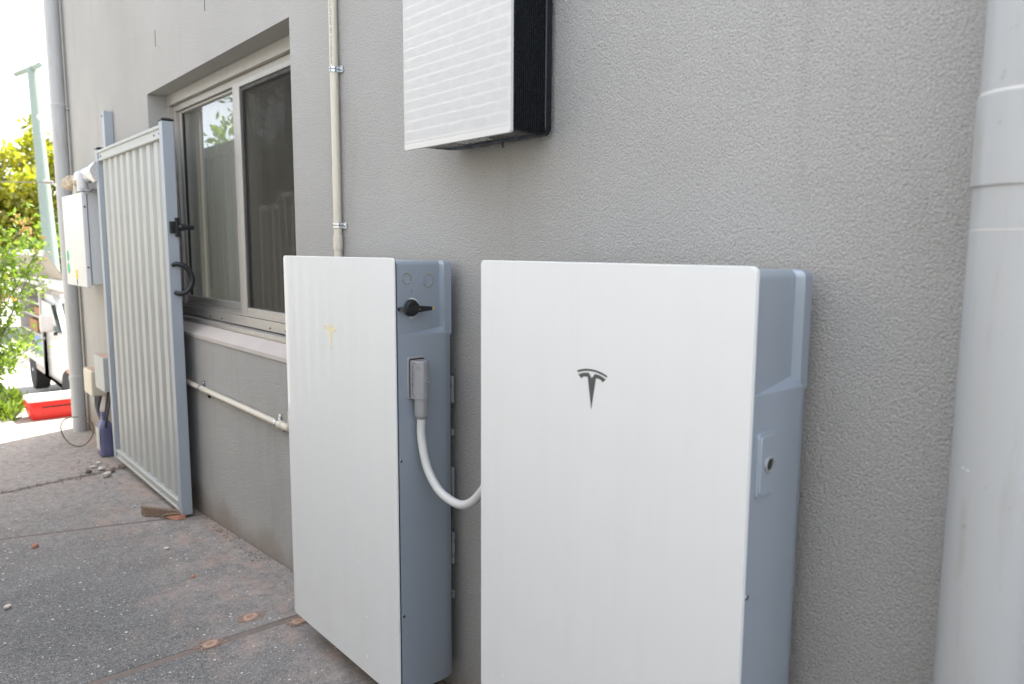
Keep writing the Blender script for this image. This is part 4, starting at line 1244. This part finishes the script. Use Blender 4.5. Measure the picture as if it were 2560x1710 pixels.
# ================================================================== BACKGROUND
# red tub with white lid
tz = zg(-5.7)
tb = thing('storage_tub', (-5.7, 0.05, tz), 'low red plastic tub with white lid at the top of the driveway', 'tub')
def tring(z, hx_, hy_, r=0.03): return [(-5.65 + p[0], 0.06 + p[1], tz + z) for p in rrect(-hx_ * 0.68, hx_ * 0.68, -hy_, hy_, r, 3)]
MB().loft([tring(0.001, 0.165, 0.325), tring(0.012, 0.172, 0.333), tring(0.092, 0.188, 0.345), tring(0.10, 0.188, 0.345)]).build('body', 'red', tb, 35)
MB().loft([tring(0.1015, 0.196, 0.352), tring(0.108, 0.199, 0.355), tring(0.142, 0.196, 0.35), tring(0.147, 0.190, 0.345)]).build('rim', 'red', tb, 35)
MB().loft([tring(0.1485, 0.194, 0.350), tring(0.155, 0.198, 0.353), tring(0.170, 0.196, 0.35), tring(0.176, 0.184, 0.34)]).build('lid', 'white_plastic', tb, 35)
MB().box((-5.525, -0.20, tz + 0.1005), (-5.512, 0.33, tz + 0.109)).build('seam', 'truck_dark', tb)
MB().rbox((-5.522, 0.0, tz + 0.085), (-5.505, 0.10, tz + 0.130), 0.004, 1).build('clasp', 'zinc', tb)

# white service truck further down the drive, facing the camera's side
tk = thing('service_truck', (-12.0, 1.8, zg(-12)), 'white service truck with a raised canopy lid parked down the driveway', 'truck')
Z = zg(-11.6)
TY0, TY1 = 0.90, 2.75
def tbox(name, mat, a, b, r=0.02, par=None, seg=2):
    return MB().rbox((a[0], a[1], Z + a[2]), (b[0], b[1], Z + b[2]), r, seg).build(name, mat, tk if par is None else par, 35)
# cab, profile in x-z extruded across
cabp = [(-12.05, 0.42), (-9.85, 0.42), (-9.62, 0.62), (-9.62, 1.00), (-9.75, 1.10), (-10.55, 1.22), (-11.05, 1.70), (-11.25, 1.78), (-12.05, 1.78)]
cb_ = MB()
cb_.loft([[(p[0], TY0 + 0.06, Z + p[1] - (0.03 if p[1] > 1.2 else 0)) for p in cabp], [(p[0], TY0, Z + min(p[1], 1.1)) if False else (p[0], TY0 + (0.0 if p[1] < 1.2 else 0.05), Z + p[1]) for p in cabp],
          [(p[0], TY1 - (0.0 if p[1] < 1.2 else 0.05), Z + p[1]) for p in cabp]])
cab_o = cb_.build('cab', 'truck', tk, 30)
MB().loft([[(p[0], yy, Z + p[1]) for p in ((-12.0, 1.26), (-10.62, 1.25), (-11.08, 1.64), (-11.9, 1.68))] for yy in (TY0 + 0.003, TY0 + 0.055)]).build('side_window', 'truck_glass', cab_o)
MB().loft([[(p[0] + d, yy, Z + p[1]) for p in ((-10.62, 1.24), (-11.04, 1.67)) for yy in ((TY0 + 0.12, TY1 - 0.12) if p[1] < 1.3 else (TY1 - 0.14, TY0 + 0.14))] for d in (0.02, 0.035)]).build('windscreen', 'truck_glass', cab_o)
tbox('mirror', 'truck', (-10.85, TY0 - 0.20, 1.26), (-10.75, TY0 - 0.02, 1.52), 0.03)
tbox('mirror_arm', 'black', (-10.82, TY0 - 0.03, 1.20), (-10.78, TY0 + 0.02, 1.25), 0.005)
tbox('door_handle', 'black', (-11.8, TY0 - 0.025, 1.05), (-11.62, TY0 + 0.0, 1.09), 0.01, cab_o)
tbox('indicator', 'brickchip', (-10.1, TY0 - 0.012, 0.72), (-9.98, TY0, 0.78), 0.005, cab_o)
tbox('bumper', 'black', (-9.70, TY0 + 0.02, 0.28), (-9.55, TY1 - 0.02, 0.58), 0.03)
# canopy with open side
tbox('canopy_floor', 'truck', (-14.4, TY0, 0.55), (-12.08, TY1, 0.72), 0.01)
tbox('canopy_back', 'truck_dark', (-14.4, TY0 + 0.75, 0.73), (-12.08, TY1, 1.90), 0.01)
tbox('canopy_front_panel', 'truck', (-12.14, TY0, 0.73), (-12.08, TY0 + 0.74, 1.90), 0.01)
tbox('canopy_rear_panel', 'truck', (-14.4, TY0, 0.73), (-14.34, TY0 + 0.74, 1.90), 0.01)
tbox('canopy_roof', 'truck', (-14.42, TY0 - 0.01, 1.905), (-12.06, TY1 + 0.01, 1.96), 0.01)
for z in (1.02, 1.33, 1.55):
    tbox('shelf', 'shelf', (-14.33, TY0 + 0.04, z), (-12.15, TY0 + 0.74, z + 0.035), 0.004)
tbox('storage_box', 'blue_item', (-13.3, TY0 + 0.06, 0.86), (-12.5, TY0 + 0.5, 1.005), 0.02)
tbox('storage_box', 'green_item', (-13.2, TY0 + 0.08, 0.725), (-12.6, TY0 + 0.5, 0.855), 0.02)
tbox('storage_box', 'brown_item', (-13.7, TY0 + 0.06, 1.06), (-12.9, TY0 + 0.5, 1.26), 0.01)
tbox('storage_box', 'brown_item', (-13.1, TY0 + 0.06, 1.37), (-12.4, TY0 + 0.5, 1.50), 0.01)
tbox('skirt', 'shelf', (-14.4, TY0 + 0.02, 0.42), (-12.08, TY0 + 0.06, 0.545), 0.005)
# lid swung up and out
ld = MB()
p0, p1 = Vector((0, TY0 + 0.20, Z + 1.975)), Vector((0, TY0 - 0.06, Z + 2.42))
ld.loft([[(-14.4, p0.y, p0.z), (-14.4, p1.y, p1.z), (-14.4, p1.y, p1.z + 0.045), (-14.4, p0.y, p0.z + 0.045)], [(-10.9, p0.y, p0.z), (-10.9, p1.y, p1.z), (-10.9, p1.y, p1.z + 0.045), (-10.9, p0.y, p0.z + 0.045)]])
lid = ld.build('raised_lid', 'lid_under', tk)
MB().box((-14.42, p1.y - 0.03, p1.z - 0.03), (-10.88, p1.y - 0.001, p1.z + 0.06)).build('lid_edge', 'zinc', lid)
MB().tube([(-12.3, TY0 + 0.02, Z + 1.97), (-11.7, TY0 - 0.03, Z + 2.36)], 0.018, 8).build('gas_strut', 'shelf', lid)
MB().tube([(-14.2, TY0 + 0.02, Z + 1.97), (-13.7, TY0 - 0.03, Z + 2.36)], 0.018, 8).build('gas_strut', 'shelf', lid)
# roof rack tube over the cab
MB().lathe((-11.95, TY0 + 0.16, Z + 1.93), (1, 0, 0), [(0, 0.002), (0, 0.085), (0.95, 0.085), (0.96, 0.002)], 20).build('roof_tube', 'white_plastic', tk, 40)
for x in (-11.8, -11.2): tbox('rack_bar', 'shelf', (x, TY0 + 0.05, 1.79), (x + 0.05, TY1 - 0.05, 1.845), 0.005)
for x in (-10.35, -13.35):
    wh = MB().lathe((x, TY0 + 0.01, Z + 0.36), (0, 1, 0), [(0, 0.20), (0.0, 0.34), (0.03, 0.36), (0.19, 0.36), (0.22, 0.34), (0.22, 0.20)], 28).build('wheel', 'tyre', tk, 35)
    MB().lathe((x, TY0 + 0.0, Z + 0.36), (0, 1, 0), [(0.0, 0.002), (0.02, 0.06), (0.02, 0.19), (0.05, 0.205), (0.12, 0.205)], 24).build('rim', 'zinc', wh, 35)
    MB().lathe((x, TY1 - 0.23, Z + 0.36), (0, 1, 0), [(0, 0.20), (0.0, 0.34), (0.03, 0.36), (0.19, 0.36), (0.22, 0.34), (0.22, 0.20)], 28).build('wheel', 'tyre', tk, 35)

tk.location.x -= 0.9
tk.location.z += zg(-12.5) - zg(-11.6)

# power pole
def ray_at(px, py, depth):
    """point seen at overview pixel (photo scaled to 2347 wide) at a given depth"""
    s = 2560 / 2347
    a = (px * s - 1280) / 1851.5
    b = -(py * s - 855) / 1851.5
    return CAM + depth * (_f + a * _r2 + b * _u2)
pb = ray_at(116, 575, 20.0)
ptop = ray_at(73, 158, 20.25)
pz0 = zg(pb.x)
lean = (ptop - pb) / (ptop.z - pb.z)
pbase = pb - lean * (pb.z - pz0 + 0.0)
po_ = thing('power_pole', pbase, 'pale timber power pole with a crossarm rising behind the trees', 'power pole')
MB().tube([pbase, pb, ptop], [0.19, 0.17, 0.12], 18).build('shaft', 'pole', po_, 50)
a0, a1 = ray_at(90, 149, 19.6), ray_at(36, 170, 22.4)
dd = (a1 - a0).normalized()
MB().tube([a0, a1], 0.09, 4).build('crossarm', 'pole', po_)
MB().tube([ray_at(70, 141, 20.2), ptop], [0.04, 0.04], 8).build('top_pin', 'porcelain', po_)
q0 = ray_at(90, 268, 19.8); q1 = ray_at(119, 268, 19.4)
MB().tube([q0, q1], 0.07, 6).build('bracket', 'porcelain', po_)
MB().tube([ray_at(99, 275, 19.6), ray_at(100, 300, 19.6), ray_at(101, 318, 19.6)], [0.05, 0.07, 0.06], 10).build('insulator', 'porcelain', po_, 50)
MB().tube([ray_at(114, 272, 19.5), ray_at(116, 325, 19.5)], 0.025, 8).build('insulator', 'porcelain', po_, 50)
MB().tube([ray_at(100, 417, 19.7), ray_at(122, 419, 19.7)], 0.05, 8).build('strap', 'shelf', po_)
wr = catmull([ray_at(-500, 380, 16), ray_at(-100, 412, 18.5), ray_at(112, 418, 19.6), ray_at(160, 412, 19), ray_at(330, 380, 15.5)], 10)
tag(MB().tube(wr, 0.016, 6).build('overhead_wire', 'wire', None, 50, loc=wr[0]), 'overhead service wire strung across the power pole', 'wire')

# ------------------------------------------------------------------ foliage
def leaves(centres, radii, n, size, seed, aspect=2.0, shell=0.55, mat='leaf_green', name='crown', parent=None, squash=1.0, updown=0.35):
    rs = np.random.RandomState(seed)
    C = np.asarray(centres, float)
    Rr = np.asarray(radii, float)
    pw = Rr ** 2
    idx = rs.choice(len(C), n, p=pw / pw.sum())
    d = rs.normal(size=(n, 3)); d /= np.linalg.norm(d, axis=1)[:, None]
    rad = Rr[idx] * (shell + (1 - shell) * rs.rand(n)) * (0.8 + 0.35 * rs.rand(n))
    P = C[idx] + d * rad[:, None] * np.array([1, 1, squash])
    a = d + rs.normal(size=(n, 3)) * 0.8
    a[:, 2] += updown
    a /= np.linalg.norm(a, axis=1)[:, None]
    b = np.cross(a, rs.normal(size=(n, 3))); b /= np.linalg.norm(b, axis=1)[:, None]
    L = size * (0.6 + 0.8 * rs.rand(n))[:, None]
    Wd = L / aspect
    nrm = np.cross(a, b)
    v0 = P
    v1 = P + a * L * 0.5 + b * Wd * 0.5 + nrm * L * 0.06
    v2 = P + a * L
    v3 = P + a * L * 0.5 - b * Wd * 0.5 + nrm * L * 0.06
    V = np.stack([v0, v1, v2, v3], 1).reshape(-1, 3)
    base = WORLD[parent.name] if parent is not None else Vector((0, 0, 0))
    V = V - np.array(base)
    me = bpy.data.meshes.new(name)
    F = np.arange(n * 4).reshape(n, 4)
    me.vertices.add(n * 4); me.vertices.foreach_set('co', V.ravel())
    me.loops.add(n * 4); me.loops.foreach_set('vertex_index', F.ravel())
    me.polygons.add(n); me.polygons.foreach_set('loop_start', np.arange(n) * 4)
    try: me.polygons.foreach_set('loop_total', np.full(n, 4))
    except Exception: pass
    me.update(calc_edges=True)
    me.validate()
    me.materials.append(M[mat])
    o = bpy.data.objects.new(name, me)
    COL.objects.link(o)
    if parent is not None: o.parent = parent
    WORLD[o.name] = base
    return o

def clumps(c, r, n, cr, seed, squash=0.85):
    rs = np.random.RandomState(seed)
    d = rs.normal(size=(n, 3)); d /= np.linalg.norm(d, axis=1)[:, None]
    rad = r * rs.rand(n) ** 0.45
    return np.array(c) + d * rad[:, None] * np.array([1, 1, squash]), cr * (0.6 + 0.8 * rs.rand(n))

def tree(loc, h, c, r, label, mat, n, size, seed, nclump=70, cr=0.55, squash=0.85, name='broadleaf_tree', aspect=1.9):
    t = thing(name, loc, label, 'tree')
    L = Vector(loc); Cc = Vector(c)
    tr_ = MB()
    tr_.tube([L, L.lerp(Cc, 0.5) + Vector((0.1, -0.08, 0)), Cc + Vector((0, 0, r * 0.2))], [0.22, 0.16, 0.06], 10)
    cs, rs_ = clumps(c, r, nclump, cr, seed, squash)
    for i in range(0, nclump, max(1, nclump // 18)):
        s_ = L.lerp(Cc, 0.45 + 0.4 * ((i * 7) % 10) / 10)
        e = Vector(cs[i])
        tr_.tube([s_, s_.lerp(e, 0.5) + Vector((0, 0, 0.12 * r)), e], [0.07, 0.045, 0.015], 6)
    tr_.build('trunk', 'bark', t, 60)
    leaves(cs, rs_, n, size, seed + 1, aspect=aspect, shell=0.25, mat=mat, parent=t)
    return t
def gpt(x, y): return (x, y, zg(x))
tree(gpt(-31.5, 5.6), 6, (-31.2, 5.2, T + 1.95), 3.4, 'yellow-green leafy tree filling the gap behind the power pole', 'leaf_yellow', 19000, 0.22, 3, 80, 0.55)
tree(gpt(-30.5, 1.2), 6, (-30.5, 1.4, T + 0.9), 3.0, 'lower yellow-green tree at the left edge behind the shrub', 'leaf_yellow', 20000, 0.22, 8, 70, 0.6)
tree(gpt(-27.0, 4.6), 5, (-27.0, 4.4, T - 0.9), 2.0, 'low green tree standing behind the truck lid', 'leaf_green', 10000, 0.2, 13, 40, 0.55)
# trees only seen mirrored in the window
tree(gpt(-21.0, -7.0), 6, (-21.0, -7.0, T + 1.2), 2.3, 'green tree mirrored in the left window pane above the fence', 'leaf_green', 9000, 0.25, 23, 60, 0.6)
pn_ = thing('conifer_tree', gpt(-13.2, -5.2), 'tall dark conifer mirrored in the right window pane', 'tree')
MB().tube([(-13.2, -5.2, zg(-13)), (-13.2, -5.2, T + 7.5)], [0.22, 0.04], 10).build('trunk', 'bark', pn_, 60)
cs, rr_ = [], []
q = random.Random(9)
for i in range(90):
    hgt = q.uniform(0.5, 7.5)
    rad = (8.2 - hgt) * 0.27
    a = q.uniform(0, 6.28)
    cs.append((-13.2 + rad * math.cos(a) * q.uniform(0.3, 1), -5.2 + rad * math.sin(a) * q.uniform(0.3, 1), T - 0.6 + hgt)); rr_.append(q.uniform(0.25, 0.5))
leaves(cs, rr_, 6500, 0.17, 31, aspect=4, shell=0.2, mat='leaf_dark', parent=pn_, updown=-0.3)

# shrub at the left edge: stems with paired leaves, reddish new tips
def shrub():
    t = thing('shrub', (-6.75, -0.42, zg(-6.7)), 'bright green shrub with reddish new tips at the left edge', 'shrub')
    q = random.Random(17)
    stems = MB()
    rs = np.random.RandomState(5)
    pts, dirs, new = [], [], []
    for i in range(70):
        bx_, by_ = -6.75 + q.gauss(0, 0.20), -0.54 + q.gauss(0, 0.115)
        hgt = q.uniform(0.5, 1.72) * (1.0 - 0.12 * abs(by_ + 0.5))
        tip = Vector((bx_ + q.gauss(0, 0.26), by_ + q.gauss(0.0, 0.19), zg(-6.75) + hgt))
        base_ = Vector((-6.75 + q.gauss(0, 0.07), -0.56 + q.gauss(0, 0.06), zg(-6.75)))
        mid = base_.lerp(tip, 0.5) + Vector((q.gauss(0, 0.05), q.gauss(0, 0.05), 0.06))
        pth = catmull([base_, mid, tip], 8)
        stems.tube(pth, [0.008 * (1 - 0.7 * j / (len(pth) - 1)) for j in range(len(pth))], 5)
        for j in range(2, len(pth)):
            for _ in range(q.randint(5, 9)):
                off = Vector((q.gauss(0, 0.045), q.gauss(0, 0.045), q.gauss(0, 0.04)))
                pts.append(pth[j] + off)
                new.append(j >= len(pth) - 2 and q.random() < 0.35 and hgt > 0.8)
    stems.build('stems', 'bark', t, 60)
    pts = np.array([tuple(p) for p in pts]); new = np.array(new)
    for flag, mt, nm, sz in ((False, 'leaf_green', 'leaves', 0.050), (True, 'leaf_new', 'new_leaves', 0.050)):
        P = pts[new == flag]
        leaves(P, np.full(len(P), 0.02), len(P) * 3, sz, 41 + flag, aspect=2.4, shell=0.1, mat=mt, name=nm, parent=t, updown=0.5)
shrub()
# grassy ground cover at the shrub's foot
q = np.random.RandomState(3)
gc = [(-6.20 + q.normal() * 0.18, -0.43 + q.normal() * 0.07, zg(-6.3) + abs(q.normal()) * 0.05) for _ in range(150)]
go = leaves(gc, [0.05] * len(gc), 3200, 0.075, 51, aspect=3.5, shell=0.1, mat='grass', name='ground_cover', updown=1.6)
tag(go, 'bright grassy ground cover at the foot of the shrub', 'ground cover', kind='stuff')

# ------------------------------------------------------------------ across the alley: metal fence and neighbour's brick house (mirrored in the glass)
fn = thing('metal_fence', (-3.0, -1.72, 0), 'cream corrugated metal fence across the path, mirrored in the white fronts', 'fence')
def fence_panel(x0, x1, zb, ztop):
    pr = []
    x = x0 + 0.03
    while x < x1 - 0.03:
        for fx, yy in ((0.0, -1.728), (0.055, -1.728), (0.070, -1.695), (0.120, -1.695), (0.135, -1.728)):
            if x + fx < x1 - 0.03: pr.append((x + fx, yy))
        x += 0.16
    MB().loft([[(a, b, z) for a, b in pr] + [(a, b - 0.0015, z) for a, b in pr[::-1]] for z in (zb + 0.03, ztop - 0.03)]).build('sheet', 'fence', fn)
    MB().rbox((x0 + 0.028, -1.735, ztop - 0.06), (x1 - 0.028, -1.690, ztop), 0.004, 1).build('top_rail', 'fence', fn)
    MB().rbox((x0 + 0.028, -1.735, zb), (x1 - 0.028, -1.690, zb + 0.06), 0.004, 1).build('bottom_rail', 'gate', fn)
    MB().rbox((x0 - 0.026, -1.745, zb - 0.05), (x0 + 0.026, -1.680, ztop + 0.02), 0.004, 1).build('post', 'fence', fn)
xp = 3.6
while xp > -5.5:
    x0 = xp - 2.36
    zb = max(zg(x0), zg(xp)) + 0.03
    fence_panel(x0, xp, zb, zb + 1.80)
    xp = x0
for _ in range(4):
    x0 = xp - 2.36
    zb = zg(xp) + 0.03
    if x0 < -7: zb = -0.15
    fence_panel(x0, xp, zb, zb + 1.80)
    xp = x0

nh = thing('brick_house', (-1.0, -2.8, 0), 'pale brick neighbouring house mirrored in the upper white box', 'house')
BY = -2.80
NX0, NX1 = -5.6, -1.7
RX_0, RX_1, RZ_0, RZ_1 = -5.28, -1.92, 20, 40       # region built brick by brick (courses 20..40)
zc = lambda i: i * 0.086
MB().box((RX_0, BY - 0.25, zc(RZ_0)), (RX_1, BY - 0.003, zc(RZ_1))).build('mortar_bed', 'mortar', nh)
MB().box((NX0, BY - 0.25, -0.3), (RX_0 - 0.001, BY, 3.6)).build('wall', 'brickwork', nh)
MB().box((RX_1 + 0.001, BY - 0.25, -0.3), (NX1, BY, 3.6)).build('wall', 'brickwork', nh)
MB().box((RX_0, BY - 0.25, -0.3), (RX_1, BY, zc(RZ_0) - 0.001)).build('wall', 'brickwork', nh)
MB().box((RX_0, BY - 0.25, zc(RZ_1) + 0.001), (RX_1, BY, 3.6)).build('wall', 'brickwork', nh)
MB().box((NX0, BY - 6.0, 0), (NX1, BY - 0.26, 3.55)).build('rear_wall', 'brickwork', nh)
MB().loft([[(NX0 - 0.02, BY + 0.03, 3.62), (NX0 - 0.02, BY - 6.4, 3.62), (NX0 - 0.02, BY - 3.0, 4.9)], [(NX1 + 0.02, BY + 0.03, 3.62), (NX1 + 0.02, BY - 6.4, 3.62), (NX1 + 0.02, BY - 3.0, 4.9)]]).build('roof', 'rooftile', nh)
bme = None
for i in range(RZ_0, RZ_1):
    j = 0
    x = RX_0 + (0.0 if i % 2 else -0.12)
    while x < RX_1 - 0.02:
        xa, xb = max(x, RX_0) + 0.0075, min(x + 0.24, RX_1) - 0.0075
        full = abs((xb - xa) - 0.225) < 1e-4
        if full:
            if bme is None:
                o = MB().rbox((-0.1125, -0.05, -0.0355), (0.1125, 0.0, 0.0355), 0.002, 1).build('brick', 'brick', None)
                bme = o.data
                bpy.data.objects.remove(o)
            o = bpy.data.objects.new('brick', bme)
            COL.objects.link(o)
            o.parent = nh
            o.location = Vector(((xa + xb) / 2, BY + npr.uniform(-0.001, 0.001), zc(i) + 0.043)) - WORLD[nh.name]
        elif xb - xa > 0.03:
            MB().rbox((xa, BY - 0.05, zc(i) + 0.0075), (xb, BY, zc(i) + 0.0785), 0.002, 1).build('brick', 'brick', nh)
        x += 0.24
